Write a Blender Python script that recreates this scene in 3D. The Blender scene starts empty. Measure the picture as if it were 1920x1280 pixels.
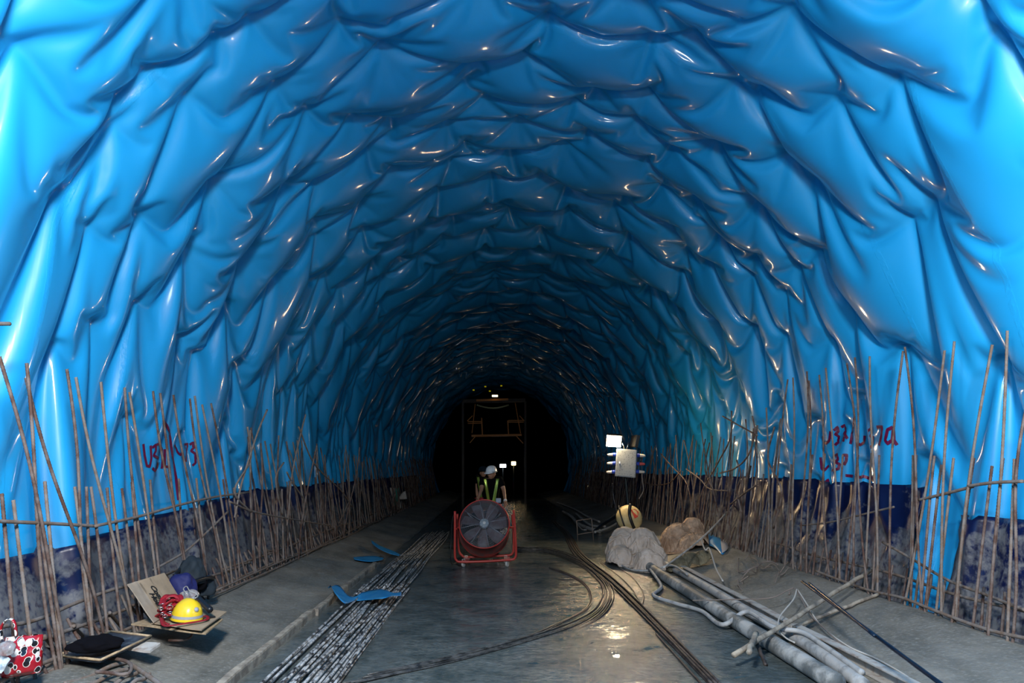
import bpy, bmesh, math, random
import numpy as np
from mathutils import Vector, Matrix, noise
from mathutils.bvhtree import BVHTree
random.seed(7)
S = bpy.context.scene
C = S.collection
PI = math.pi

# ------------------------------------------------------------------ camera
FPX = 1280.0                       # focal length in pixels of the 1920 wide frame
H = 1.7
YAW = math.atan((960 - 928) / FPX)
PITCH = math.atan((878 - 640) / FPX)
cam_d = bpy.data.cameras.new('camera')
cam = bpy.data.objects.new('camera', cam_d)
C.objects.link(cam)
cam_d.sensor_width = 36
cam_d.lens = 36 * FPX / 1920
cam_d.clip_start = 0.05
cam_d.clip_end = 300
cam.location = (0, 0, H)
cam.rotation_euler = (PI / 2 + PITCH, 0, -YAW)
S.camera = cam
CM = Matrix.Rotation(-YAW, 3, 'Z') @ Matrix.Rotation(PI / 2 + PITCH, 3, 'X')


def ray(px, py):
    return (CM @ Vector(((px - 960) / FPX, -(py - 640) / FPX, -1.0))).normalized()


def at_z(px, py, z=0.0):
    d = ray(px, py)
    return Vector((0, 0, H)) + d * ((z - H) / d.z)


def at_y(px, py, y):
    d = ray(px, py)
    return Vector((0, 0, H)) + d * (y / d.y)


def at_x(px, py, x):
    d = ray(px, py)
    return Vector((0, 0, H)) + d * (x / d.x)


def project(p):
    q = CM.transposed() @ (Vector(p) - Vector((0, 0, H)))
    return 960 - FPX * q.x / q.z, 640 + FPX * q.y / q.z


# ------------------------------------------------------------------ tunnel section
TCX, TA, TB, TZC = 0.45, 4.8, 4.95, 2.4


def half_width(z):
    z = np.minimum(z, TZC)
    return TA - 0.55 * ((TZC - z) / 2.3) ** 2


def section_table():
    zs = np.linspace(0.05, TZC, 200)
    lx = TCX - half_width(zs)
    t = np.linspace(PI, 0, 1200)
    ax, az = TCX + TA * np.cos(t), TZC + TB * np.sin(t)
    rx = TCX + half_width(zs[::-1])
    x = np.concatenate([lx, ax[1:], rx[1:]])
    z = np.concatenate([zs, az[1:], zs[::-1][1:]])
    s = np.concatenate([[0], np.cumsum(np.hypot(np.diff(x), np.diff(z)))])
    return s, x, z


SEC_S, SEC_X, SEC_Z = section_table()
SEC_L = float(SEC_S[-1])


def on_section(s):
    return np.interp(s, SEC_S, SEC_X), np.interp(s, SEC_S, SEC_Z)


def outside(x, z):
    return np.where(z > TZC, ((x - TCX) / TA) ** 2 + ((z - TZC) / TB) ** 2 > 1, np.abs(x - TCX) > half_width(z))


def hit_tunnel(px, py):
    """where the sight line through a pixel meets the bare tunnel section: (arc length, y)"""
    d = ray(px, py)
    lo, hi = 0.5, 80.0
    for _ in range(50):
        m = (lo + hi) / 2
        if outside(d.x * m, H + d.z * m):
            hi = m
        else:
            lo = m
    p = Vector((0, 0, H)) + d * lo
    i = int(np.argmin((SEC_X - p.x) ** 2 + (SEC_Z - p.z) ** 2))
    return float(SEC_S[i]), p.y
# ------------------------------------------------------------------ the draped sheet: positions solved as a hanging cloth
PIN_PX = [(20, 75), (105, 350), (160, 425), (270, 118), (345, 170), (215, 165), (212, 228), (510, 148), (462, 25), (640, 30),
          (395, 55), (390, 330), (345, 450), (170, 600), (330, 625), (258, 395), (655, 213), (715, 75), (530, 335), (585, 405),
          (880, 105), (980, 92), (1030, 20), (870, 145), (1115, 155), (970, 212), (1100, 240), (1215, 290), (900, 290),
          (1000, 290), (1225, 55), (1215, 160), (790, 290), (840, 220), (1485, 5), (1300, 50), (1685, 140), (1575, 180),
          (1430, 155), (1380, 150), (1345, 255), (1755, 368), (1710, 405), (1485, 285), (1530, 325), (1425, 370), (1300, 385),
          (1880, 45), (1540, 460), (1475, 540), (60, -120), (330, -90), (620, -80), (900, -60), (1180, -70), (1480, -110), (1800, -90),
          (1700, 640), (1600, 560), (420, 560), (90, 640), (250, 560), (1390, 600)]
V0, V1 = 2.2, 18.6


def pin_table():
    rnd = random.Random(11)
    pins = []
    for p in PIN_PX:
        s, y = hit_tunnel(*p)
        if V0 < y < 11:
            pins.append((s, y))
    n0 = len(pins)
    # the rows stand in pairs where two sheets are welded: a narrow strip, then a wide bay
    y = 2.6
    k = 0
    while y < V1 - 0.4:
        s = 1.5 + rnd.uniform(0, 1.2)
        while s < SEC_L - 1.5:
            yy = y + rnd.uniform(-0.04, 0.04) + 0.06 * math.sin(s * 0.9 + k)
            if all(math.hypot(s - a, (yy - b) * 1.7) > (0.78 if yy > 8.6 else 1.35) for a, b in pins):
                pins.append((s, yy))
            s += rnd.uniform(0.8, 1.7)
        y += 0.40 if k % 2 == 0 else 0.98
        k += 1
    return pins


def solve(pos, pinned, hu, hv, exu, exv, iters, seed, grav):
    """Gauss-Seidel distance solver on a grid pos[nu, nv, 3]; rest lengths exceed the span so the sheet buckles"""
    nu, nv, _ = pos.shape
    w = np.where(pinned, 0.0, 1.0).astype(np.float32)
    vel = np.zeros_like(pos)
    ru = (hu * exu).astype(np.float32)
    rv = (hv * exv).astype(np.float32)

    def con(a, b, wa, wb, rest, k):
        d = b - a
        l = np.sqrt((d * d).sum(-1)) + 1e-9
        ws = wa + wb + 1e-6
        c = (k * (l - rest) / (l * ws))[..., None] * d
        a += c * wa[..., None]
        b -= c * wb[..., None]

    for it in range(iters):
        vel *= 0.93
        vel[..., 2] -= grav
        pos += vel * w[..., None]
        old = pos.copy() - vel * w[..., None]
        for rep in range(3):
            for st in (0, 1):
                a, b = pos[st:-1:2], pos[st + 1::2]
                n = min(len(a), len(b))
                con(a[:n], b[:n], w[st:-1:2][:n], w[st + 1::2][:n], ru[st:-1:2][:n], 0.95)
                a, b = pos[:, st:-1:2], pos[:, st + 1::2]
                n = min(a.shape[1], b.shape[1])
                con(a[:, :n], b[:, :n], w[:, st:-1:2][:, :n], w[:, st + 1::2][:, :n], rv[:, st:-1:2][:, :n], 0.95)
            for st in (0, 1):
                r = np.sqrt(ru[:-1, :-1] ** 2 + rv[:-1, :-1] ** 2)
                a, b, wa, wb = pos[:-1, :-1], pos[1:, 1:], w[:-1, :-1], w[1:, 1:]
                s = slice(st, None, 2)
                con(a[s], b[s], wa[s], wb[s], r[s], 0.35)
                a, b, wa, wb = pos[1:, :-1], pos[:-1, 1:], w[1:, :-1], w[:-1, 1:]
                con(a[s], b[s], wa[s], wb[s], r[s], 0.35)
        for k, st in ((2, 0), (2, 1), (2, 2), (2, 3)):
            a, b = pos[st:-k:4], pos[st + k::4]
            n = min(len(a), len(b))
            con(a[:n], b[:n], w[st:-k:4][:n], w[st + k::4][:n], 2 * ru[st:-1:4][:n], BEND)
            a, b = pos[:, st:-k:4], pos[:, st + k::4]
            n = min(a.shape[1], b.shape[1])
            con(a[:, :n], b[:, :n], w[:, st:-k:4][:, :n], w[:, st + k::4][:, :n], 2 * rv[:, st:-1:4][:, :n], BEND)
        # the rock lining behind the sheet
        x, z = pos[..., 0], pos[..., 2]
        up = z > TZC
        r = np.sqrt(((x - TCX) / TA) ** 2 + ((z - TZC) / TB) ** 2)
        f = np.where(up & (r > 1), 1 / np.maximum(r, 1e-6), 1.0)
        pos[..., 0] = np.where(up, TCX + (x - TCX) * f, np.clip(x, TCX - half_width(z), TCX + half_width(z)))
        pos[..., 2] = np.where(up, TZC + (z - TZC) * f, z)
        vel = np.clip(pos - old, -0.03, 0.03)
    return pos


BEND = 0.06


def drape():
    rng = np.random.default_rng(5)
    pins = pin_table()
    pos = None
    for level, (step, iters) in enumerate(((0.2, 700), (0.1, 380), (0.05, 220))):
        nu = int(round(SEC_L / 0.2)) * (1, 2, 4)[level] + 1
        nv = int(round((V1 - V0) / 0.2)) * (1, 2, 4)[level] + 1
        s = np.linspace(0, SEC_L, nu)
        y = np.linspace(V0, V1, nv)
        bx, bz = on_section(s)
        base = np.zeros((nu, nv, 3), np.float32)
        base[..., 0] = bx[:, None]
        base[..., 1] = y[None]
        base[..., 2] = bz[:, None]
        hu, hv = SEC_L / (nu - 1), (V1 - V0) / (nv - 1)
        if pos is None:
            pos = base.copy()
            ang = np.arctan2(bz - TZC, bx - TCX)
            dep = np.abs(rng.normal(0, 0.10, (nu, nv))).astype(np.float32)
            pos[..., 0] -= np.cos(ang)[:, None] * dep
            pos[..., 2] -= np.sin(ang)[:, None] * dep
        else:
            def up(a, ax):
                a = np.moveaxis(a, ax, 0)
                o = np.zeros((a.shape[0] * 2 - 1,) + a.shape[1:], a.dtype)
                o[::2] = a
                m = (a[:-1] + a[1:]) / 2
                # cubic midpoint keeps creases round
                m[1:-1] = (-a[:-3] + 9 * a[1:-2] + 9 * a[2:-1] - a[3:]) / 16
                o[1::2] = m
                return np.moveaxis(o, 0, ax)
            pos = up(up(pos, 0), 1)
            pos += rng.normal(0, 0.0015, pos.shape).astype(np.float32)
        pinned = np.zeros((nu, nv), bool)
        for a, b in pins:
            i, j = int(round(a / hu)), int(round((b - V0) / hv))
            if 0 <= i < nu and 0 <= j < nv:
                pinned[i, j] = True
                pos[i, j] = base[i, j]
        pinned[0] = True
        pinned[-1] = True
        pos[0] = base[0]
        pos[-1] = base[-1]
        pinned[:, 0] = pinned[:, -1] = True
        pos[:, 0] = base[:, 0]
        pos[:, -1] = base[:, -1]
        # slack: more along the tunnel than around it, varying from bay to bay
        ss, yy = np.meshgrid(s, y, indexing='ij')
        va = 0.5 + 0.5 * np.sin(ss * 0.83 + 1.3 * np.sin(yy * 0.7)) * np.sin(yy * 1.13 + 0.8 * np.sin(ss * 0.5 + 2))
        edge = np.clip(np.minimum(ss, SEC_L - ss) / 1.5, 0.15, 1)
        exu = 1 + (0.004 + 0.012 * va) * edge
        exv = 1 + (0.10 + 0.07 * va) * edge
        pos = solve(pos, pinned, hu, hv, exu, exv, iters, level, 0.0005 * (1, 0.5, 0.25)[level])
    return pos.astype(np.float64)


import time as _t
_t0 = _t.time()
SHEET = drape()
print('drape', SHEET.shape, round(_t.time() - _t0, 1), 's')


# ------------------------------------------------------------------ helpers
def tag(o, label=None, cat=None, group=None, kind=None):
    if label: o['label'] = label
    if cat: o['category'] = cat
    if group: o['group'] = group
    if kind: o['kind'] = kind
    return o


def empty(name, loc, label=None, cat=None, group=None):
    o = bpy.data.objects.new(name, None)
    C.objects.link(o)
    o.location = loc
    o.empty_display_size = 0.05
    return tag(o, label, cat, group)


def link(name, me, mat=None, parent=None, loc=None):
    o = bpy.data.objects.new(name, me)
    C.objects.link(o)
    if mat is not None:
        me.materials.clear()
        me.materials.append(mat)
    if loc is not None:
        o.location = loc
    if parent is not None:
        o.parent = parent
    return o


def np_mesh(name, V, F, smooth=True):
    me = bpy.data.meshes.new(name)
    V = np.asarray(V, np.float32).reshape(-1, 3)
    F = np.asarray(F, np.int32).reshape(-1, 4)
    me.vertices.add(len(V))
    me.vertices.foreach_set('co', V.reshape(-1))
    me.loops.add(F.size)
    me.loops.foreach_set('vertex_index', F.reshape(-1))
    me.polygons.add(len(F))
    me.polygons.foreach_set('loop_start', np.arange(0, F.size, 4, dtype=np.int32))
    me.update()
    me.validate()
    if smooth:
        me.polygons.foreach_set('use_smooth', np.ones(len(me.polygons), bool))
    me.update()
    return me


def grid_mesh(name, P):
    nu, nv, _ = P.shape
    idx = np.arange(nu * nv).reshape(nu, nv)
    return np_mesh(name, P, np.stack([idx[:-1, :-1], idx[:-1, 1:], idx[1:, 1:], idx[1:, :-1]], -1))


def spline(pts, n):
    """Catmull-Rom through pts"""
    P = [Vector(p) for p in pts]
    P = [P[0] * 2 - P[1]] + P + [P[-1] * 2 - P[-2]]
    out = []
    segs = len(P) - 3
    for i in range(n):
        t = i / (n - 1) * segs
        k = min(int(t), segs - 1)
        t -= k
        a, b, c, d = P[k:k + 4]
        out.append(0.5 * ((2 * b) + (c - a) * t + (2 * a - 5 * b + 4 * c - d) * t * t + (3 * b - a - 3 * c + d) * t ** 3))
    return out


def add_tube(bm, pts, r, sides=8, caps=True, flat=1.0, mat=0):
    """r: number or one per point; flat squashes the section"""
    P = [Vector(p) for p in pts]
    n = len(P)
    R = r if isinstance(r, (list, tuple)) else [r] * n
    T = [(P[min(i + 1, n - 1)] - P[max(i - 1, 0)]).normalized() for i in range(n)]
    up = Vector((0, 0, 1)) if abs(T[0].z) < 0.9 else Vector((1, 0, 0))
    N = (up - T[0] * up.dot(T[0])).normalized()
    rings = []
    for i in range(n):
        N = (N - T[i] * N.dot(T[i])).normalized()
        B = T[i].cross(N)
        rings.append([bm.verts.new(P[i] + (N * math.cos(a) * flat + B * math.sin(a)) * R[i])
                      for a in [2 * PI * k / sides for k in range(sides)]])
    fs = []
    for a, b in zip(rings, rings[1:]):
        for k in range(sides):
            fs.append(bm.faces.new((a[k], a[(k + 1) % sides], b[(k + 1) % sides], b[k])))
    if caps:
        fs.append(bm.faces.new(rings[0][::-1]))
        fs.append(bm.faces.new(rings[-1]))
    for f in fs:
        f.smooth = True
        f.material_index = mat
    return bm


def add_box(bm, c, s, M=None, bev=0.0):
    g = bmesh.ops.create_cube(bm, size=1.0)
    vs = g['verts']
    for v in vs:
        v.co = Vector((v.co.x * s[0], v.co.y * s[1], v.co.z * s[2]))
    if bev:
        es = list({e for v in vs for e in v.link_edges})
        r = bmesh.ops.bevel(bm, geom=es, offset=bev, segments=2, affect='EDGES', profile=0.6)
        vs = list({v for f in r['faces'] for v in f.verts} | {v for v in vs if v.is_valid})
    for v in vs:
        v.co = (M @ v.co if M else v.co) + Vector(c)
    return bm


def add_disc_lathe(bm, prof, M, sides=32, mat=0):
    """prof: (radius, height) pairs turned about local Z, M maps to place"""
    rings = []
    for r, h in prof:
        if r < 1e-5:
            rings.append([bm.verts.new(M @ Vector((0, 0, h)))])
        else:
            rings.append([bm.verts.new(M @ Vector((r * math.cos(2 * PI * k / sides), r * math.sin(2 * PI * k / sides), h)))
                          for k in range(sides)])
    for a, b in zip(rings, rings[1:]):
        for k in range(sides):
            q = [a[k % len(a)], a[(k + 1) % len(a)], b[(k + 1) % len(b)], b[k % len(b)]]
            u = []
            for v in q:
                if v not in u:
                    u.append(v)
            if len(u) > 2:
                f = bm.faces.new(u)
                f.smooth = True
                f.material_index = mat
    return bm


def obj(name, bm, mat, parent=None, loc=None, world=True):
    """link a bmesh given in world coordinates; under a parent at P the mesh is moved into the parent's frame"""
    me = bpy.data.meshes.new(name)
    if parent is not None and world:
        off = Vector((0, 0, 0))
        p = parent
        while p is not None:
            off += Vector(p.location)
            p = p.parent
        bmesh.ops.translate(bm, verts=bm.verts, vec=-off)
    bmesh.ops.recalc_face_normals(bm, faces=bm.faces)
    bm.to_mesh(me)
    bm.free()
    ms = mat if isinstance(mat, (list, tuple)) else [mat]
    for m in ms:
        me.materials.append(m)
    return link(name, me, None, parent, loc)


def tube_obj(name, pts, r, mat, sides=8, parent=None, flat=1.0):
    bm = bmesh.new()
    add_tube(bm, pts, r, sides, True, flat)
    return obj(name, bm, mat, parent)


# ------------------------------------------------------------------ materials
def mk(name, col, rough=0.6, metal=0.0, col2=None, scale=6.0, contrast=(0.4, 0.6), bump=0.0, bscale=60.0, coat=0.0,
       emit=None, estr=0.0, spec=0.5, alpha=1.0, trans=0.0, rough2=None, detail=6.0):
    m = bpy.data.materials.new(name)
    m.use_nodes = True
    nt = m.node_tree
    b = nt.nodes['Principled BSDF']
    b.inputs['Base Color'].default_value = (*col, 1)
    b.inputs['Roughness'].default_value = rough
    b.inputs['Metallic'].default_value = metal
    b.inputs['Coat Weight'].default_value = coat
    b.inputs['Specular IOR Level'].default_value = spec
    b.inputs['Alpha'].default_value = alpha
    b.inputs['Transmission Weight'].default_value = trans
    if emit:
        b.inputs['Emission Color'].default_value = (*emit, 1)
        b.inputs['Emission Strength'].default_value = estr
    if col2 or bump or rough2 is not None:
        tc = nt.nodes.new('ShaderNodeNewGeometry')
    if col2 or rough2 is not None:
        n = nt.nodes.new('ShaderNodeTexNoise')
        n.inputs['Scale'].default_value = scale
        n.inputs['Detail'].default_value = detail
        n.inputs['Roughness'].default_value = 0.62
        nt.links.new(tc.outputs['Position'], n.inputs['Vector'])
        r = nt.nodes.new('ShaderNodeMapRange')
        r.inputs['From Min'].default_value = contrast[0]
        r.inputs['From Max'].default_value = contrast[1]
        nt.links.new(n.outputs['Fac'], r.inputs['Value'])
        if col2:
            x = nt.nodes.new('ShaderNodeMix')
            x.data_type = 'RGBA'
            x.inputs['A'].default_value = (*col, 1)
            x.inputs['B'].default_value = (*col2, 1)
            nt.links.new(r.outputs['Result'], x.inputs['Factor'])
            nt.links.new(x.outputs['Result'], b.inputs['Base Color'])
        if rough2 is not None:
            x = nt.nodes.new('ShaderNodeMapRange')
            x.inputs['To Min'].default_value = rough
            x.inputs['To Max'].default_value = rough2
            nt.links.new(r.outputs['Result'], x.inputs['Value'])
            nt.links.new(x.outputs['Result'], b.inputs['Roughness'])
    if bump:
        n = nt.nodes.new('ShaderNodeTexNoise')
        n.inputs['Scale'].default_value = bscale
        n.inputs['Detail'].default_value = 5
        nt.links.new(tc.outputs['Position'], n.inputs['Vector'])
        u = nt.nodes.new('ShaderNodeBump')
        u.inputs['Strength'].default_value = 1.0
        u.inputs['Distance'].default_value = bump
        nt.links.new(n.outputs['Fac'], u.inputs['Height'])
        nt.links.new(u.outputs['Normal'], b.inputs['Normal'])
    return m


M_rust = mk('rusty_steel', (0.085, 0.042, 0.030), 0.75, 0.1, col2=(0.19, 0.155, 0.14), scale=7, bump=0.002, bscale=90)
M_dusty = mk('mud_caked_steel', (0.21, 0.19, 0.18), 0.85, 0, col2=(0.17, 0.12, 0.09), scale=12, bump=0.003, bscale=80)
M_darkbar = mk('wet_dark_bar', (0.03, 0.035, 0.045), 0.35, 0.2, col2=(0.75, 0.78, 0.82), scale=11, contrast=(0.42, 0.58), bump=0.002)
M_brownbar = mk('wet_brown_bar', (0.022, 0.016, 0.014), 0.5, 0.0, col2=(0.07, 0.055, 0.05), scale=14, bump=0.003)
M_cable = mk('muddy_cable', (0.018, 0.017, 0.016), 0.4, 0.0, col2=(0.10, 0.10, 0.10), scale=10, bump=0.003)
M_hose = mk('cement_stained_hose', (0.14, 0.155, 0.16), 0.6, 0, col2=(0.48, 0.49, 0.49), scale=2.6, contrast=(0.44, 0.58), bump=0.004, bscale=40)
M_hose2 = mk('pale_hose', (0.45, 0.46, 0.47), 0.6, 0, col2=(0.2, 0.21, 0.22), scale=7, contrast=(0.5, 0.7), bump=0.003)
M_channel = mk('pale_painted_steel', (0.55, 0.53, 0.50), 0.55, 0, col2=(0.28, 0.17, 0.12), scale=9, contrast=(0.5, 0.72), bump=0.003)
M_wood = mk('weathered_wood', (0.45, 0.40, 0.33), 0.8, 0, col2=(0.22, 0.19, 0.16), scale=8, bump=0.003)
M_ply = mk('plywood_edge', (0.50, 0.38, 0.24), 0.7, 0, col2=(0.33, 0.24, 0.15), scale=20)
M_filmply = mk('dark_film_faced_plywood', (0.015, 0.022, 0.035), 0.35, 0, col2=(0.10, 0.13, 0.16), scale=7, contrast=(0.5, 0.7))
M_card = mk('cardboard', (0.42, 0.32, 0.22), 0.85, 0, col2=(0.34, 0.26, 0.18), scale=5)
M_card2 = mk('cardboard_flap', (0.40, 0.33, 0.26), 0.85, 0, col2=(0.33, 0.27, 0.21), scale=5)
M_black = mk('black_cloth', (0.004, 0.004, 0.006), 0.95, spec=0.08)
M_blackp = mk('black_plastic', (0.01, 0.012, 0.016), 0.35)
M_navyc = mk('navy_cloth', (0.008, 0.012, 0.10), 0.7)
M_slate = mk('slate_cloth', (0.012, 0.022, 0.032), 0.8)
M_yellow = mk('yellow_shell', (0.85, 0.60, 0.02), 0.3, coat=0.4)
M_greyband = mk('grey_reflective_band', (0.35, 0.36, 0.38), 0.5)
M_white = mk('white_shell', (0.75, 0.76, 0.78), 0.3, coat=0.3)
M_red = mk('red_webbing', (0.35, 0.01, 0.02), 0.6, col2=(0.22, 0.005, 0.015), scale=25)
M_metal = mk('bright_metal', (0.7, 0.68, 0.64), 0.25, 1.0)
M_redpaint = mk('red_paint', (0.48, 0.035, 0.025), 0.4, col2=(0.35, 0.05, 0.04), scale=9, contrast=(0.5, 0.75), coat=0.2)
M_wornpaint = mk('worn_red_paint', (0.50, 0.06, 0.05), 0.5, col2=(0.62, 0.52, 0.50), scale=12, contrast=(0.5, 0.62))
M_drum = mk('drum_inside', (0.30, 0.045, 0.04), 0.55, col2=(0.12, 0.07, 0.07), scale=6)
M_blade = mk('fan_blade', (0.22, 0.14, 0.15), 0.5, col2=(0.32, 0.30, 0.33), scale=5)
M_grille = mk('grille_wire', (0.30, 0.33, 0.38), 0.4, 0.5)
M_hub = mk('fan_hub', (0.30, 0.36, 0.42), 0.4)
M_caster = mk('caster_white', (0.55, 0.55, 0.55), 0.5)
M_skin = mk('skin', (0.38, 0.19, 0.12), 0.5)
M_hivis = mk('lime_reflective', (0.80, 1.0, 0.20), 0.32, 0.75)
M_box = mk('speckled_box', (0.30, 0.34, 0.38), 0.55, col2=(0.06, 0.07, 0.08), scale=42, contrast=(0.58, 0.66), detail=2)
M_plugblue = mk('blue_plug', (0.02, 0.06, 0.45), 0.4)
M_plugwhite = mk('white_plug', (0.65, 0.62, 0.57), 0.5)
M_plugred = mk('red_plug', (0.5, 0.08, 0.08), 0.5)
M_stand = mk('dark_stand', (0.02, 0.03, 0.035), 0.5, 0.3)
M_lampbody = mk('lamp_housing', (0.04, 0.04, 0.04), 0.5)
M_lampon = mk('lit_lamp_glass', (1, 0.9, 0.7), 0.3, emit=(1.0, 0.72, 0.40), estr=240.0)
M_lampon2 = mk('lit_lamp_glass_away', (1, 0.9, 0.7), 0.3, emit=(1.0, 0.66, 0.32), estr=55.0)
M_tub = mk('yellowed_tub', (0.62, 0.52, 0.28), 0.5, col2=(0.5, 0.4, 0.2), scale=5)
M_tubred = mk('red_mark', (0.50, 0.05, 0.03), 0.5)
M_tarpw = mk('pale_grey_canvas', (0.66, 0.56, 0.49), 0.85, col2=(0.44, 0.36, 0.30), scale=4, contrast=(0.45, 0.7), bump=0.03, bscale=9)
M_tarpt = mk('tan_canvas', (0.56, 0.40, 0.29), 0.85, col2=(0.33, 0.22, 0.15), scale=5, bump=0.03, bscale=10)
M_tarpy = mk('muddy_canvas', (0.22, 0.19, 0.12), 0.8, col2=(0.10, 0.09, 0.06), scale=6, bump=0.03, bscale=10)
M_scrap = mk('blue_sheet_scrap', (0.015, 0.23, 0.58), 0.4, col2=(0.05, 0.30, 0.60), scale=8)
M_scrapback = mk('pale_sheet_back', (0.55, 0.52, 0.52), 0.3)
M_rope = mk('pale_rope', (0.55, 0.53, 0.50), 0.7)
M_wire = mk('dirty_wire', (0.24, 0.20, 0.18), 0.7, 0.2)
M_bluerod = mk('glossy_black_rod', (0.008, 0.016, 0.035), 0.25, col2=(0.4, 0.45, 0.5), scale=30, contrast=(0.66, 0.72))
M_orange = mk('orange_paint', (0.65, 0.22, 0.02), 0.5)
M_gantry = mk('dark_gantry_steel', (0.05, 0.045, 0.04), 0.6, 0.2)
M_green = mk('green_print', (0.0, 0.28, 0.20), 0.6)
M_sack = mk('white_sack', (0.5, 0.48, 0.46), 0.7)
M_clear = mk('clear_plastic', (0.75, 0.8, 0.85), 0.15, trans=0.6, col2=(0.5, 0.4, 0.4), scale=20)
M_ink = mk('black_ink', (0.012, 0.012, 0.012), 0.7)
M_paint = mk('maroon_spray_paint', (0.13, 0.0, 0.045), 0.5)
M_shirt = mk('black_shirt', (0.004, 0.004, 0.005), 0.95, spec=0.05)
M_trouser = mk('dark_trousers', (0.015, 0.018, 0.025), 0.85)
M_pouch = mk('pale_blue_pouch', (0.35, 0.42, 0.55), 0.6)
M_hair = mk('dark_hair', (0.01, 0.008, 0.006), 0.7)
M_ropew = mk('white_pole', (0.62, 0.6, 0.58), 0.6, col2=(0.35, 0.33, 0.31), scale=15)
M_paper = mk('white_paper', (0.6, 0.7, 0.8), 0.6, col2=(0.35, 0.5, 0.65), scale=25, contrast=(0.5, 0.6))

# the sheet: glossy PVC, faint weld seams every couple of metres
def membrane_material():
    m = mk('blue_membrane', (0.012, 0.365, 0.79), 0.42, coat=0.55)
    m.node_tree.nodes['Principled BSDF'].inputs['Coat Roughness'].default_value = 0.11
    nt = m.node_tree
    b = nt.nodes['Principled BSDF']
    g = nt.nodes.new('ShaderNodeNewGeometry')
    at = nt.nodes.new('ShaderNodeAttribute')
    at.attribute_name = 'sheet_y'
    w = nt.nodes.new('ShaderNodeTexNoise')
    w.inputs['Scale'].default_value = 1.3
    nt.links.new(g.outputs['Position'], w.inputs['Vector'])
    mul = nt.nodes.new('ShaderNodeMath'); mul.operation = 'MULTIPLY_ADD'
    mul.inputs[1].default_value = 0.12
    nt.links.new(w.outputs['Fac'], mul.inputs[0])
    nt.links.new(at.outputs['Fac'], mul.inputs[2])
    mod = nt.nodes.new('ShaderNodeMath'); mod.operation = 'FLOORED_MODULO'; mod.inputs[1].default_value = 1.73
    nt.links.new(mul.outputs[0], mod.inputs[0])
    sub = nt.nodes.new('ShaderNodeMath'); sub.operation = 'SUBTRACT'; sub.inputs[1].default_value = 0.9
    nt.links.new(mod.outputs[0], sub.inputs[0])
    ab = nt.nodes.new('ShaderNodeMath'); ab.operation = 'ABSOLUTE'
    nt.links.new(sub.outputs[0], ab.inputs[0])
    st = nt.nodes.new('ShaderNodeMapRange')
    st.inputs['From Min'].default_value = 0.028
    st.inputs['From Max'].default_value = 0.036
    nt.links.new(ab.outputs[0], st.inputs['Value'])
    n = nt.nodes.new('ShaderNodeTexNoise')
    n.inputs['Scale'].default_value = 22
    n.inputs['Detail'].default_value = 3
    nt.links.new(g.outputs['Position'], n.inputs['Vector'])
    # welded strip is puckered
    inv = nt.nodes.new('ShaderNodeMath'); inv.operation = 'SUBTRACT'; inv.inputs[0].default_value = 1.0
    nt.links.new(st.outputs['Result'], inv.inputs[1])
    pk = nt.nodes.new('ShaderNodeMath'); pk.operation = 'MULTIPLY'
    nt.links.new(inv.outputs[0], pk.inputs[0]); nt.links.new(n.outputs['Fac'], pk.inputs[1])
    ad = nt.nodes.new('ShaderNodeMath'); ad.operation = 'MULTIPLY_ADD'; ad.inputs[1].default_value = 0.3
    nt.links.new(st.outputs['Result'], ad.inputs[0]); nt.links.new(pk.outputs[0], ad.inputs[2])
    bu = nt.nodes.new('ShaderNodeBump')
    bu.inputs['Strength'].default_value = 0.6
    bu.inputs['Distance'].default_value = 0.008
    nt.links.new(ad.outputs[0], bu.inputs['Height'])
    nt.links.new(bu.outputs['Normal'], b.inputs['Normal'])
    # scuffs in the gloss
    n2 = nt.nodes.new('ShaderNodeTexNoise')
    n2.inputs['Scale'].default_value = 2.2
    n2.inputs['Detail'].default_value = 7
    nt.links.new(g.outputs['Position'], n2.inputs['Vector'])
    mr = nt.nodes.new('ShaderNodeMapRange')
    mr.inputs['From Min'].default_value = 0.3
    mr.inputs['From Max'].default_value = 0.7
    mr.inputs['To Min'].default_value = 0.40
    mr.inputs['To Max'].default_value = 0.52
    nt.links.new(n2.outputs['Fac'], mr.inputs['Value'])
    nt.links.new(mr.outputs['Result'], b.inputs['Roughness'])
    return m


M_blue = membrane_material()


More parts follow.
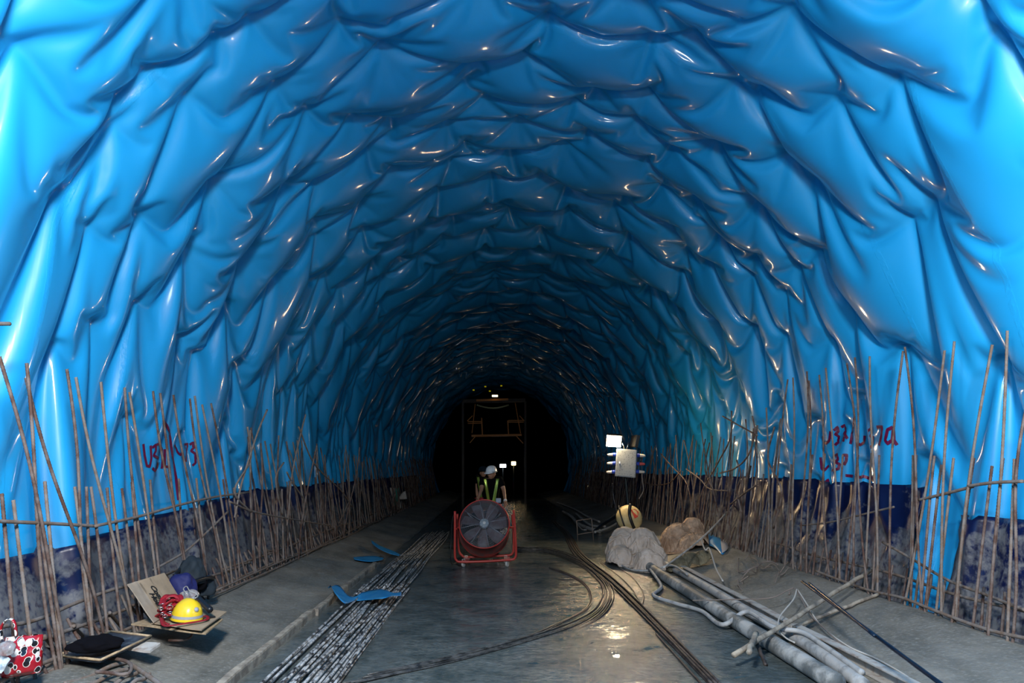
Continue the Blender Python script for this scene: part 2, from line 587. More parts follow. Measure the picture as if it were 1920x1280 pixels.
def skirt_material():
    """navy sheet splashed with grey mud, thicker towards the foot"""
    m = mk('mud_splashed_navy_sheet', (0.003, 0.008, 0.055), 0.4)
    nt = m.node_tree
    b = nt.nodes['Principled BSDF']
    g = nt.nodes.new('ShaderNodeNewGeometry')
    s = nt.nodes.new('ShaderNodeSeparateXYZ')
    nt.links.new(g.outputs['Position'], s.inputs[0])
    n = nt.nodes.new('ShaderNodeTexNoise')
    n.inputs['Scale'].default_value = 2.6
    n.inputs['Detail'].default_value = 10
    n.inputs['Roughness'].default_value = 0.68
    nt.links.new(g.outputs['Position'], n.inputs['Vector'])
    h = nt.nodes.new('ShaderNodeMapRange')
    h.inputs['From Min'].default_value = 0.3
    h.inputs['From Max'].default_value = 1.3
    h.inputs['To Min'].default_value = 0.20
    h.inputs['To Max'].default_value = -0.06
    nt.links.new(s.outputs['Z'], h.inputs['Value'])
    a = nt.nodes.new('ShaderNodeMath'); a.operation = 'ADD'
    nt.links.new(n.outputs['Fac'], a.inputs[0]); nt.links.new(h.outputs['Result'], a.inputs[1])
    r = nt.nodes.new('ShaderNodeMapRange')
    r.inputs['From Min'].default_value = 0.50
    r.inputs['From Max'].default_value = 0.60
    nt.links.new(a.outputs[0], r.inputs['Value'])
    n2 = nt.nodes.new('ShaderNodeTexNoise')
    n2.inputs['Scale'].default_value = 18
    n2.inputs['Detail'].default_value = 6
    nt.links.new(g.outputs['Position'], n2.inputs['Vector'])
    r2 = nt.nodes.new('ShaderNodeMapRange')
    r2.inputs['From Min'].default_value = 0.28
    r2.inputs['From Max'].default_value = 0.52
    nt.links.new(n2.outputs['Fac'], r2.inputs['Value'])
    f = nt.nodes.new('ShaderNodeMath'); f.operation = 'MULTIPLY'
    nt.links.new(r.outputs['Result'], f.inputs[0]); nt.links.new(r2.outputs['Result'], f.inputs[1])
    x = nt.nodes.new('ShaderNodeMix'); x.data_type = 'RGBA'
    x.inputs['A'].default_value = (0.003, 0.009, 0.058, 1)
    x.inputs['B'].default_value = (0.17, 0.18, 0.20, 1)
    nt.links.new(f.outputs[0], x.inputs['Factor'])
    nt.links.new(x.outputs['Result'], b.inputs['Base Color'])
    rr = nt.nodes.new('ShaderNodeMapRange')
    rr.inputs['To Min'].default_value = 0.35
    rr.inputs['To Max'].default_value = 0.85
    nt.links.new(f.outputs[0], rr.inputs['Value'])
    nt.links.new(rr.outputs['Result'], b.inputs['Roughness'])
    return m


M_skirt = skirt_material()


def floor_material():
    """set concrete on the shoulders, wet slurry with standing water in the middle"""
    m = bpy.data.materials.new('concrete_and_slurry')
    m.use_nodes = True
    nt = m.node_tree
    N = nt.nodes.new
    L = nt.links.new
    b = nt.nodes['Principled BSDF']
    g = N('ShaderNodeNewGeometry')
    s = N('ShaderNodeSeparateXYZ'); L(g.outputs['Position'], s.inputs[0])

    def noise_(scale, detail, rough=0.6, stretch=None):
        n = N('ShaderNodeTexNoise')
        n.inputs['Scale'].default_value = scale
        n.inputs['Detail'].default_value = detail
        n.inputs['Roughness'].default_value = rough
        if stretch:
            mp = N('ShaderNodeMapping')
            mp.inputs['Scale'].default_value = stretch
            mp.inputs['Rotation'].default_value = (0, 0, 0.5)
            L(g.outputs['Position'], mp.inputs['Vector'])
            L(mp.outputs['Vector'], n.inputs['Vector'])
        else:
            L(g.outputs['Position'], n.inputs['Vector'])
        return n.outputs['Fac']

    def rng(v, a, b_, c=0.0, d=1.0, smooth=False):
        r = N('ShaderNodeMapRange')
        if smooth: r.interpolation_type = 'SMOOTHSTEP'
        for k, q in zip(('From Min', 'From Max', 'To Min', 'To Max'), (a, b_, c, d)):
            r.inputs[k].default_value = q
        L(v, r.inputs['Value'])
        return r.outputs['Result']

    def math_(op, a, b_):
        n = N('ShaderNodeMath'); n.operation = op
        for i, q in enumerate((a, b_)):
            if isinstance(q, (int, float)): n.inputs[i].default_value = q
            else: L(q, n.inputs[i])
        return n.outputs[0]

    def mix(f, a, b_):
        x = N('ShaderNodeMix'); x.data_type = 'RGBA'
        L(f, x.inputs['Factor'])
        for k, q in (('A', a), ('B', b_)):
            if isinstance(q, tuple): x.inputs[k].default_value = (*q, 1)
            else: L(q, x.inputs[k])
        return x.outputs['Result']

    big = noise_(0.9, 5)
    # wet zone: between the plank and the channel
    left = rng(s.outputs['X'], -2.15, -2.0, 0, 1)
    right = rng(s.outputs['X'], 2.75, 3.0, 1, 0)
    wet = math_('MULTIPLY', left, right)
    blot = rng(noise_(1.9, 9, 0.70), 0.38, 0.58)
    fine = rng(noise_(14, 8, 0.7), 0.35, 0.65)
    slurry = mix(fine, (0.075, 0.095, 0.10), (0.185, 0.21, 0.215))
    water = mix(fine, (0.04, 0.06, 0.065), (0.08, 0.10, 0.105))
    wetcol = mix(blot, water, slurry)
    dry = mix(rng(noise_(1.4, 8, 0.65, (1.5, 0.6, 1)), 0.35, 0.65), (0.135, 0.135, 0.12), (0.28, 0.27, 0.24))
    dry = mix(rng(noise_(30, 4), 0.5, 0.8), dry, (0.36, 0.35, 0.32))
    L(mix(wet, dry, wetcol), b.inputs['Base Color'])
    rw = rng(blot, 0, 1, 0.025, 0.05)
    rw2 = math_('ADD', rw, rng(fine, 0, 1, 0.0, 0.03))
    rd = rng(big, 0.4, 0.6, 0.45, 0.75)
    inv = math_('SUBTRACT', 1.0, wet)
    L(math_('ADD', math_('MULTIPLY', wet, rw2), math_('MULTIPLY', inv, rd)), b.inputs['Roughness'])
    amp = rng(blot, 0, 1, 0.18, 1.0)
    hgt = math_('ADD', math_('MULTIPLY', noise_(15, 4, 0.6), 0.5), math_('MULTIPLY', noise_(30, 2, 0.5), 0.40))
    hgt = math_('ADD', math_('MULTIPLY', hgt, amp), math_('MULTIPLY', blot, 0.3))
    bu = N('ShaderNodeBump')
    bu.inputs['Strength'].default_value = 1.0
    bu.inputs['Distance'].default_value = 0.011
    L(hgt, bu.inputs['Height'])
    L(bu.outputs['Normal'], b.inputs['Normal'])
    return m


M_floor = floor_material()

# ------------------------------------------------------------------ the setting: floor with its two concrete shoulders
GX = [-5.2, -4.3, -3.75, -3.5, -3.3, -3.1, -2.8, -2.5, -2.2, -2.05, 2.75, 3.0, 3.3, 3.7, 4.1, 4.3, 4.5, 4.75, 6.0]
GZ = [0.02, 0.05, 0.10, 0.17, 0.22, 0.21, 0.14, 0.07, 0.02, 0.0, 0.0, 0.03, 0.10, 0.19, 0.27, 0.30, 0.24, 0.12, 0.05]


def ground(x, y):
    k = np.interp(x, GX, GZ)
    k = (k + np.interp(x - 0.08, GX, GZ) + np.interp(x + 0.08, GX, GZ)) / 3
    return float(k)


def gpt(px, py, lift=0.0):
    """point of the ground under a pixel"""
    z = 0.0
    for _ in range(12):
        p = at_z(px, py, z)
        z = 0.5 * z + 0.5 * ground(p.x, p.y)
    p = at_z(px, py, z)
    return Vector((p.x, p.y, ground(p.x, p.y) + lift))


def build_floor():
    xs = np.concatenate([np.linspace(-5.2, -2, 65), np.linspace(-1.95, 2.7, 94), np.linspace(2.75, 6, 66)])
    ys = np.concatenate([np.arange(-6, 5, 0.5), np.arange(5, 20, 0.06), np.arange(20, 48, 0.4)])
    X, Y = np.meshgrid(xs, ys, indexing='ij')
    Z = np.zeros_like(X)
    for i, x in enumerate(xs):
        Z[i] = ground(x, 0)
    side = np.clip((np.abs(X - 0.4) - 2.5) / 0.5, 0, 1)
    for i in range(len(xs)):
        for j in range(len(ys)):
            v = Vector((xs[i], ys[j], 0))
            Z[i, j] += noise.noise(v * 1.3) * 0.018 * side[i, j] + noise.noise(v * 6) * (0.002 + 0.005 * side[i, j])
    o = link('floor', grid_mesh('floor', np.stack([X, Y, Z], -1)[::-1]), M_floor)
    tag(o, kind='structure')
    return o


floor = build_floor()


# ------------------------------------------------------------------ the membrane
def build_membrane():
    Y = SHEET[0, :, 1]
    j = int(np.argmin(abs(Y - 9.0)))
    tile = SHEET[:, j:]
    y0 = float(Y[j])
    mir = tile[:, ::-1].copy(); mir[..., 1] = 2 * V1 - mir[..., 1]
    per = 2 * (V1 - y0)
    t2 = tile.copy(); t2[..., 1] += per
    m2 = mir.copy(); m2[..., 1] += per
    j2 = int(np.argmin(abs(Y - 9.6)))
    near = SHEET[:, :j2][:, ::-1].copy(); near[..., 1] = 2 * V0 - near[..., 1]
    full = np.concatenate([near[:, :-1], SHEET, mir[:, 1:], t2[:, 1:], m2[:, 1:]], 1)
    me = grid_mesh('waterproof_membrane', full)
    # distance along the sheet as an attribute, for the weld seams
    a = me.attributes.new('sheet_y', 'FLOAT', 'POINT')
    v = np.zeros(full.shape[:2]); v[:] = np.linspace(0, 1, full.shape[1])[None] * (full.shape[1] * 0.05)
    a.data.foreach_set('value', v.reshape(-1).astype(np.float32))
    o = link('waterproof_membrane', me, M_blue)
    tag(o, 'glossy bright blue waterproofing membrane hanging in folds over the whole tunnel vault', 'membrane')
    md = o.modifiers.new('smooth', 'SUBSURF')
    md.levels = 0
    md.render_levels = 1
    return o, full


membrane, FULL = build_membrane()
BV = BVHTree.FromPolygons([tuple(p) for p in SHEET.reshape(-1, 3)],
                          [(a * SHEET.shape[1] + b, a * SHEET.shape[1] + b + 1, (a + 1) * SHEET.shape[1] + b + 1, (a + 1) * SHEET.shape[1] + b)
                           for a in range(0, SHEET.shape[0] - 1) for b in range(SHEET.shape[1] - 1)
                           if a < 90 or a > SHEET.shape[0] - 91])


def skirt(side, y0, y1, top, name, label, end_cut=None):
    """navy sheet lapped over the foot of the membrane, 3 cm proud of it"""
    src = FULL if side < 0 else FULL[::-1]
    Yc = src[0, :, 1]
    ks = [k for k in range(len(Yc)) if y0 <= Yc[k] <= y1]
    n = 26
    rows = []
    for k in ks:
        col = src[:80, k]
        y = float(Yc[k])
        zt = top(y) + 0.02 * math.sin(y * 2.3) + 0.03 * noise.noise(Vector((y * 1.7, side, 0)))
        z = col[:, 2]
        m = int(np.argmax(z > zt)) or 60
        pts = []
        for i in range(n):
            t = i / (n - 1) * m
            a = int(t); f = t - a
            p = col[a] * (1 - f) + col[min(a + 1, 79)] * f
            q = noise.noise(Vector((y * 1.1, i * 0.16, side * 5))) * 0.05 + noise.noise(Vector((y * 4, i * 0.3, side * 5))) * 0.015
            pts.append((p[0] - side * (0.045 + abs(q)), p[1], max(p[2], 0.04)))
        rows.append(pts)
    P = np.array(rows).transpose(1, 0, 2)
    o = link(name, grid_mesh(name, P), M_skirt)
    md = o.modifiers.new('thick', 'SOLIDIFY')
    md.thickness = 0.004
    return tag(o, label, 'sheet')


skirt(-1, 3.0, 36, lambda y: 0.86 + 0.065 * min(max(y - 5, 0), 7), 'navy_sheet', 'dark navy mud-splashed sheet along the foot of the left-hand wall')
skirt(1, 7.95, 36, lambda y: 1.36 + 0.012 * min(y, 12), 'navy_sheet', 'dark navy muddy sheet along the right-hand wall, running on beyond the bright blue gap')
skirt(1, 3.0, 7.45, lambda y: 0.98 + 0.07 * max(y - 4, 0), 'navy_sheet', 'dark navy mud-stained sheet at the near end of the right-hand wall, nearest the camera')


# ---- spray-painted survey marks, laid on the membrane
def strokes(px_lines, w, part_label):
    for line in px_lines:
        bm = bmesh.new()
        pts = []
        for a, b in zip(line, line[1:]):
            n = max(2, int(math.hypot(a[0] - b[0], a[1] - b[1]) / 1.5))
            for i in range(n):
                pts.append((a[0] + (b[0] - a[0]) * i / n, a[1] + (b[1] - a[1]) * i / n))
        pts.append(line[-1])
        hit = []
        for p in pts:
            d = ray(*p)
            h = BV.ray_cast(Vector((0, 0, H)), d)
            if h[0] is not None:
                nn = h[1] if h[1].dot(d) < 0 else -h[1]
                hit.append((h[0] + nn * 0.010, nn))
        if len(hit) < 3:
            bm.free()
            continue
        nrm = []
        for i in range(len(hit)):
            v = Vector((0, 0, 0))
            for k in range(max(0, i - 2), min(len(hit), i + 3)): v += hit[k][1]
            nrm.append(v.normalized())
        prev = None
        for i, (p, _) in enumerate(hit):
            t = (hit[min(i + 2, len(hit) - 1)][0] - hit[max(i - 2, 0)][0]).normalized()
            sd = t.cross(nrm[i]).normalized() * w / 2
            cur = (bm.verts.new(p + sd), bm.verts.new(p - sd))
            if prev:
                bm.faces.new((prev[0], prev[1], cur[1], cur[0]))
            prev = cur
        o = obj('spray_stroke', bm, M_paint, membrane)
        o['label'] = part_label


def sc(pts, ox, oy, s):
    return [[(ox + x / s, oy + y / s) for x, y in l] for l in pts]


strokes(sc([[(952, 825), (960, 900), (975, 970), (995, 975), (1005, 920), (1000, 835)],
            [(1010, 850), (1035, 830), (1035, 870), (1020, 900), (1050, 920), (1045, 980), (1030, 1005), (1012, 985)],
            [(1040, 830), (1062, 820), (1075, 860), (1080, 940), (1075, 990)],
            [(1095, 860), (1095, 975), (1130, 980)],
            [(1160, 830), (1180, 880), (1200, 900), (1215, 870)],
            [(1232, 860), (1225, 830), (1248, 825), (1240, 870), (1235, 945)],
            [(1262, 830), (1285, 815), (1290, 850), (1272, 870), (1302, 890), (1302, 950), (1280, 970)]], 0, 600, 3.556), 0.034,
        'dark maroon sprayed letters and numbers on the left-hand wall')
strokes(sc([[(1098, 680), (1125, 740), (1145, 900), (1170, 1050), (1190, 1200)]], 0, 600, 3.556), 0.042,
        'long dark maroon sprayed slash on the left-hand wall')
strokes(sc([[(365, 735), (372, 810), (390, 822), (412, 800), (420, 740)],
            [(440, 735), (462, 712), (468, 740), (450, 760), (475, 775), (470, 815), (448, 832)],
            [(490, 715), (515, 700), (522, 730), (505, 810)], [(508, 750), (530, 790)],
            [(578, 650), (570, 720), (552, 825)],
            [(605, 750), (600, 820), (620, 832), (645, 815), (648, 770)],
            [(672, 740), (695, 715), (702, 750), (685, 770), (708, 785), (705, 825), (688, 848)],
            [(728, 712), (765, 712), (760, 770), (745, 835)],
            [(835, 712), (800, 730), (785, 800), (800, 822), (830, 800), (838, 730), (840, 800), (862, 832)],
            [(352, 915), (360, 990), (375, 1005), (410, 970)],
            [(435, 910), (465, 895), (468, 930), (450, 945), (478, 960), (470, 990), (430, 1003)],
            [(498, 900), (525, 898), (522, 935), (505, 965)],
            [(515, 1035), (570, 1040)], [(600, 1052), (640, 1042), (700, 1062)], [(690, 1040), (710, 1055), (700, 1075)],
            [(370, 1110), (385, 1080), (402, 1065), (408, 1095), (400, 1135)],
            [(430, 1102), (480, 1108), (525, 1110)]], 1440, 600, 3.556), 0.042,
        'dark maroon sprayed letters and numbers on the right-hand wall')
strokes(sc([[(1050, 445), (1040, 480), (1060, 500), (1045, 530), (1065, 555)], [(990, 700), (1000, 730)]], 480, 760, 5.818), 0.06,
        'small dark sprayed mark far down the left-hand wall')
# ------------------------------------------------------------------ starter bars
def rebar_mesh(L, r, seed, curve=0.03, fine=0.012, sides=7):
    rnd = random.Random(seed)
    n = int(L / fine)
    cx, cy, ph = rnd.uniform(-1, 1) * curve, rnd.uniform(-1, 1) * curve, rnd.uniform(0, 2)
    pts, rr = [], []
    for i in range(n + 1):
        t = i / n
        pts.append((cx * math.sin(PI * t + 0.2 * ph) - cx * math.sin(0.2 * ph) * (1 - t), cy * math.sin(2 * PI * t) * 0.5, L * t))
        rr.append(r * (1.13 if i % 2 else 0.95))
    bm = bmesh.new()
    add_tube(bm, pts, rr, sides)
    me = bpy.data.meshes.new('rebar')
    bm.to_mesh(me)
    bm.free()
    return me


R_BAR = 0.0125
TALL = [rebar_mesh(2.3, R_BAR, s, 0.06) for s in range(5)]
SHORT = [rebar_mesh(1.4, R_BAR, s + 10, 0.02) for s in range(4)]
TALL_FAR = [rebar_mesh(2.3, R_BAR, s + 20, 0.08, 0.1, 5) for s in range(5)]
SHORT_FAR = [rebar_mesh(1.4, R_BAR, s + 30, 0.03, 0.1, 5) for s in range(3)]
STUB = [rebar_mesh(0.42, R_BAR, s + 40, 0.01) for s in range(3)]
for i, me in enumerate(TALL + SHORT + TALL_FAR + SHORT_FAR + STUB):
    me.materials.append(M_rust if i % 3 else M_dusty)
ORD = 'first second third fourth fifth sixth seventh eighth ninth tenth eleventh twelfth thirteenth fourteenth fifteenth sixteenth'.split()


def place_bar(meshes, base_len, foot, top, rnd, name='rebar'):
    me = meshes[rnd.randrange(len(meshes))]
    o = bpy.data.objects.new(name, me)
    C.objects.link(o)
    d = Vector(top) - Vector(foot)
    o.location = foot
    q = d.to_track_quat('Z', 'Y')
    o.rotation_mode = 'QUATERNION'
    from mathutils import Quaternion
    o.rotation_quaternion = q @ Quaternion((0, 0, 1), rnd.uniform(0, 6.28))
    k = d.length / base_len
    o.scale = (1, 1, k)
    return o


def side_rows(side, tall_px, short_px, foot_of, rnd):
    """tall_px: (top x, top y, foot x, foot y) read off the photo and put on the rebar line; then regular spacing"""
    fx = -3.3 if side < 0 else 4.3
    fz = ground(fx, 0) - 0.10
    word = 'left' if side < 0 else 'right'
    far = 0
    for i, (tx, ty, bx, by) in enumerate(tall_px):
        f = at_x(bx, by, fx)
        t = at_x(tx, ty, fx + side * 0.42)
        f.z = fz
        if side > 0 and (t - f).length > 3.4:
            t = f + (t - f).normalized() * 3.2
        o = place_bar(TALL, 2.3, f, t, rnd)
        tag(o, "%s tall rusty rebar from the photo's %s edge, by the %s-hand wall" % (ORD[i], word, word), 'rebar',
            'tall rebars along the %s-hand wall' % word)
        far = max(far, f.y)
    y = far + 0.2
    k = 0
    while k < 68:
        x = fx + rnd.uniform(-0.06, 0.06)
        f = Vector((x, y, fz))
        lean = rnd.uniform(0.2, 0.5) if rnd.random() < 0.85 else rnd.uniform(-0.4, 0.2)
        h = rnd.uniform(1.95, 2.3) * (1 if side < 0 else 1.12) * (1 - 0.012 * (y - 9))
        t = Vector((x + side * lean, y + rnd.gauss(0, 0.10), fz + h))
        o = place_bar(TALL_FAR if y > 12.5 else TALL, 2.3, f, t, rnd)
        tag(o, 'tall thin rusty rebar standing further in along the %s-hand wall' % word, 'rebar', 'tall rebars further in by the %s-hand wall' % word)
        y += rnd.uniform(0.16, 0.33) * (1 + 0.01 * k)
        k += 1
    y_end_t = y
    for i, (tx, ty, bx) in enumerate(short_px):
        t = at_x(tx, ty, fx + side * 0.30)
        f = Vector((fx + rnd.uniform(-0.05, 0.05), t.y + rnd.uniform(-0.08, 0.12), fz))
        o = place_bar(SHORT, 1.4, f, t, rnd)
        tag(o, "%s short rebar stump from the photo's %s edge, half as tall as its neighbours" % (ORD[i], word),
            'rebar', 'short rebars along the %s-hand wall' % word)
        far = max(f.y, 0)
    y = far + 0.2
    k = 0
    while k < 52:
        x = fx + rnd.uniform(-0.05, 0.10) * side
        f = Vector((x, y, fz))
        t = Vector((x + side * rnd.uniform(0.1, 0.35), y + rnd.gauss(0, 0.06), fz + rnd.uniform(1.25, 1.45) * (1 if side < 0 else 1.1)))
        o = place_bar(SHORT_FAR if y > 12.5 else SHORT, 1.4, f, t, rnd)
        tag(o, 'short rebar stump standing further in along the %s-hand wall' % word, 'rebar', 'short rebars further in by the %s-hand wall' % word)
        y += rnd.uniform(0.18, 0.36) * (1 + 0.012 * k)
        k += 1
    # the rest, beyond counting
    bm = bmesh.new()
    y = min(y, y_end_t)
    while y < 40:
        for hgt in (2.1, 1.3):
            x = fx + rnd.uniform(-0.05, 0.1) * side
            add_tube(bm, [(x, y, fz), (x + side * 0.1, y, fz + hgt * 0.5), (x + side * rnd.uniform(0.2, 0.45), y + rnd.gauss(0, 0.1), fz + hgt * rnd.uniform(0.9, 1.05))], R_BAR, 5)
        y += 0.3
    o = obj('rebar', bm, M_rust)
    tag(o, 'dense rows of rebar fading into the dark at the far end of the %s-hand wall' % word, 'rebar', kind='stuff')
    # knee-high slanting stubs at the foot
    y = 5.0
    k = 0
    while y < 17:
        a = Vector((fx + side * rnd.uniform(0.22, 0.3), y, fz + 0.38 + rnd.uniform(-0.05, 0.1)))
        b = Vector((fx + side * 0.02, y - rnd.uniform(0.0, 0.12), fz + 0.05))
        if side > 0:
            a, b = Vector((fx + 0.28, y + 0.12, fz + 0.42)), Vector((fx + 0.08, y - 0.05, fz + 0.08))
        o = place_bar(STUB, 0.42, b, a, rnd, 'rebar_stub')
        tag(o, 'short slanting rebar stub at the foot of the %s-hand row of bars' % word, 'rebar stub', 'slanting stubs at the foot of the %s-hand rebars' % word)
        y += rnd.uniform(0.2, 0.34)
        k += 1
    return


rnd = random.Random(3)
LEFT_T = [(2, 668, 138, 1213), (47, 681, 122, 1172), (49, 708, 208, 1184), (125, 692, 190, 1150), (142, 707, 262, 1150), (188, 716, 262, 1140),
          (231, 727, 298, 1150), (243, 735, 310, 1135), (287, 733, 362, 1118), (298, 737, 370, 1120), (326, 740, 395, 1105),
          (356, 747, 425, 1095), (364, 742, 437, 1090), (380, 758, 440, 1085), (395, 756, 470, 1075)]
LEFT_S = [(3, 925, 0), (25, 937, 0), (66, 918, 0), (84, 902, 0), (140, 912, 0), (162, 912, 0), (171, 912, 0), (200, 914, 0), (228, 915, 0),
          (247, 903, 0), (281, 899, 0), (335, 897, 0), (368, 896, 0), (418, 898, 0)]
side_rows(-1, LEFT_T, LEFT_S, None, rnd)
RIGHT_T = [(1925, 760, 1893, 1197), (1890, 620, 1842, 1176), (1859, 646, 1786, 1161), (1788, 640, 1762, 1149), (1772, 657, 1690, 1126), (1698, 650, 1728, 1137),
           (1693, 658, 1664, 1108), (1631, 668, 1642, 1105), (1603, 670, 1600, 1090), (1588, 681, 1628, 1100), (1549, 690, 1573, 1083),
           (1536, 703, 1556, 1077), (1518, 713, 1510, 1063), (1513, 696, 1500, 1060), (1487, 708, 1486, 1058), (1477, 711, 1452, 1048)]
RIGHT_S = [(1902, 860, 0), (1880, 858, 0), (1860, 873, 0), (1826, 858, 0), (1788, 858, 0), (1765, 871, 0), (1752, 854, 0), (1718, 852, 0),
           (1712, 853, 0), (1649, 853, 0), (1634, 849, 0), (1609, 852, 0), (1580, 852, 0), (1547, 850, 0), (1523, 852, 0), (1489, 856, 0)]
side_rows(1, RIGHT_T, RIGHT_S, None, rnd)


def bar(name, pts, r, mat, label, cat, group=None, n=None, sides=7, ribs=False):
    P = spline(pts, n or max(8, len(pts) * 8)) if len(pts) > 2 else [Vector(pts[0]).lerp(Vector(pts[1]), i / 23) for i in range(24)]
    o = tube_obj(name, P, r, mat, sides)
    return tag(o, label, cat, group)


# long bars running along the tunnel at the foot of each row
for i, (x, z, y0, y1, w) in enumerate([(-3.58, 0.56, 4.6, 8.6, 'upper'), (-3.50, 0.40, 4.8, 12, 'middle'), (-3.36, 0.27, 4.8, 20, 'lower')]):
    pts = [(x + 0.03 * math.sin(k * 1.7 + i), y0 + (y1 - y0) * k / 7, z + 0.03 * math.sin(k * 2.1 + i)) for k in range(8)]
    bar('long_rebar', pts, 0.016, M_dusty, 'long lengthwise rebar near the floor behind the left-hand uprights, %s of three' % w, 'rebar')
for i, (x, z, y0, y1, w) in enumerate([(-3.27, 0.29, 8.5, 24, 'topmost'), (-3.24, 0.25, 8.2, 20, 'front'), (-3.42, 0.44, 9, 24, 'rear')]):
    pts = [(x + 0.02 * math.sin(k * 1.7 + i), y0 + (y1 - y0) * k / 7, z + 0.02 * math.sin(k * 2.1 + i)) for k in range(8)]
    bar('long_rebar', pts, 0.014, M_dusty, 'lengthwise rebar further in at the foot of the left-hand uprights, %s one' % w, 'rebar')
bar('long_rebar', [at_x(x, y, -3.52) for x, y in [(-60, 972), (0, 977), (90, 981), (178, 986)]], 0.014, M_dusty,
    'level rebar tied across the left-hand uprights at the photo edge', 'rebar')
bar('long_rebar', [at_x(x, y, -3.5) for x, y in [(178, 986), (260, 968), (330, 948), (400, 932), (470, 922)]], 0.014, M_dusty,
    'rebar tied across the left-hand uprights along the top of the navy sheet', 'rebar')
bar('long_rebar', [at_x(x, y, -3.46) for x, y in [(288, 1068), (345, 1035), (385, 1000), (428, 958)]], 0.013, M_dusty,
    'thin bar slanting up through the left-hand uprights above the blue cloth', 'rebar')
for i, (x, z, y0, y1, w) in enumerate([(4.30, 0.34, 4.9, 9.4, 'lower'), (4.55, 0.50, 4.9, 12, 'middle')]):
    pts = [(x + 0.02 * math.sin(k * 1.7 + i), y0 + (y1 - y0) * k / 7, z + 0.02 * math.sin(k * 2.1 + i)) for k in range(8)]
    bar('long_rebar', pts, 0.016, M_dusty, 'long lengthwise rebar near the floor among the right-hand uprights, %s one' % w, 'rebar')
bar('long_rebar', [at_x(x, y, 4.5) for x, y in [(1655, 1016), (1706, 1045), (1777, 1087), (1850, 1115), (1925, 1145)]], 0.015, M_dusty,
    'rebar sloping down to the right across the lower right-hand uprights', 'rebar')
bar('long_rebar', [at_x(x, y, 4.5) for x, y in [(1723, 937), (1777, 924), (1824, 912)]], 0.015, M_dusty,
    'left part of the tie bar wired across the right-hand uprights at waist height', 'rebar')
bar('long_rebar', [at_x(x, y, 4.48) for x, y in [(1815, 911), (1860, 905), (1918, 902)]], 0.015, M_dusty,
    'right part of the tie bar wired across the right-hand uprights at waist height', 'rebar')
bar('long_rebar', [at_x(x, y, 4.5) for x, y in [(1676, 950), (1610, 966), (1554, 979), (1500, 985)]], 0.012, M_dusty,
    'thin tie bar low across the right-hand uprights over the navy sheet', 'rebar')
bar('short_bar', [at_x(-14, 607, -3.7), at_x(18, 607, -3.7)], 0.016, M_dusty, 'rebar end poking in at the left photo edge above the rows', 'rebar')

# bent and tangled bars
TL = [[(573, 777), (567, 800), (554, 856), (546, 901), (542, 949), (538, 985)], [(501, 768), (486, 803), (470, 850), (452, 910), (440, 970)],
      [(532, 867), (518, 891), (520, 923), (530, 965)], [(538, 885), (547, 903), (569, 935), (574, 952), (569, 985)], [(660, 928), (643, 965), (636, 980)],
      [(560, 800), (590, 870), (640, 920), (660, 950)], [(430, 940), (480, 960), (560, 975), (620, 985)], [(464, 800), (470, 860), (440, 920), (470, 960)]]
LB = ['bent bar rising tallest out of the left-hand row and leaning right', 'bar leaning right behind the bars at the left-hand bend',
      'short bar with a hooked top among the left-hand rebars', 'kinked bar crossing behind the tall leaning bar on the left-hand side',
      'thin bar leaning right in the dark far end of the left-hand row', 'thin bar slanting down across the far left-hand rebars',
      'sagging bar lying across the left-hand uprights at knee height', 'thin bar curled among the left-hand uprights']
for p, l in zip(TL, LB):
    bar('bent_rebar', [at_x(x, y, -3.25) for x, y in p], 0.013, M_dusty, l, 'rebar', 'bent bars in the left-hand row')
TR = [[(1355, 780), (1385, 797), (1420, 816)], [(1372, 770), (1369, 821), (1350, 860), (1335, 887), (1319, 916), (1306, 955)],
      [(1287, 879), (1311, 896), (1331, 916), (1364, 920)], [(1420, 908), (1395, 925), (1370, 945)], [(1239, 850), (1258, 872), (1285, 901), (1294, 930), (1299, 970)],
      [(1277, 882), (1253, 906), (1217, 908), (1205, 896)], [(1411, 780), (1415, 811), (1403, 853), (1379, 877), (1350, 887)], [(1381, 862), (1389, 890), (1382, 920), (1390, 960)],
      [(1330, 830), (1322, 880), (1340, 930), (1330, 985)], [(1452, 800), (1440, 860), (1465, 920), (1450, 990)]]
RB = ['thin bent bar slanting at the top of the right-hand tangle', 'long curved bar bowing down to the left in the right-hand tangle',
      'thin bar lying slantwise low in the right-hand tangle', 'short thin bar tilting above the end of the white pole',
      'curved bar hanging nearest to the lit rebars beside the work lamp', 'drooping thin bar just beside the electrical box',
      'long S-curved bar arching over the right-hand tangle', 'wavy upright bar in the right half of the right-hand tangle',
      'wavy upright bar behind the tan tarpaulin', 'wavy bar at the outer end of the right-hand tangle']
for p, l in zip(TR, RB):
    bar('bent_rebar', [at_x(x, y, 4.2) for x, y in p], 0.014, M_rust, l, 'rebar', 'tangled bars in the right-hand row')

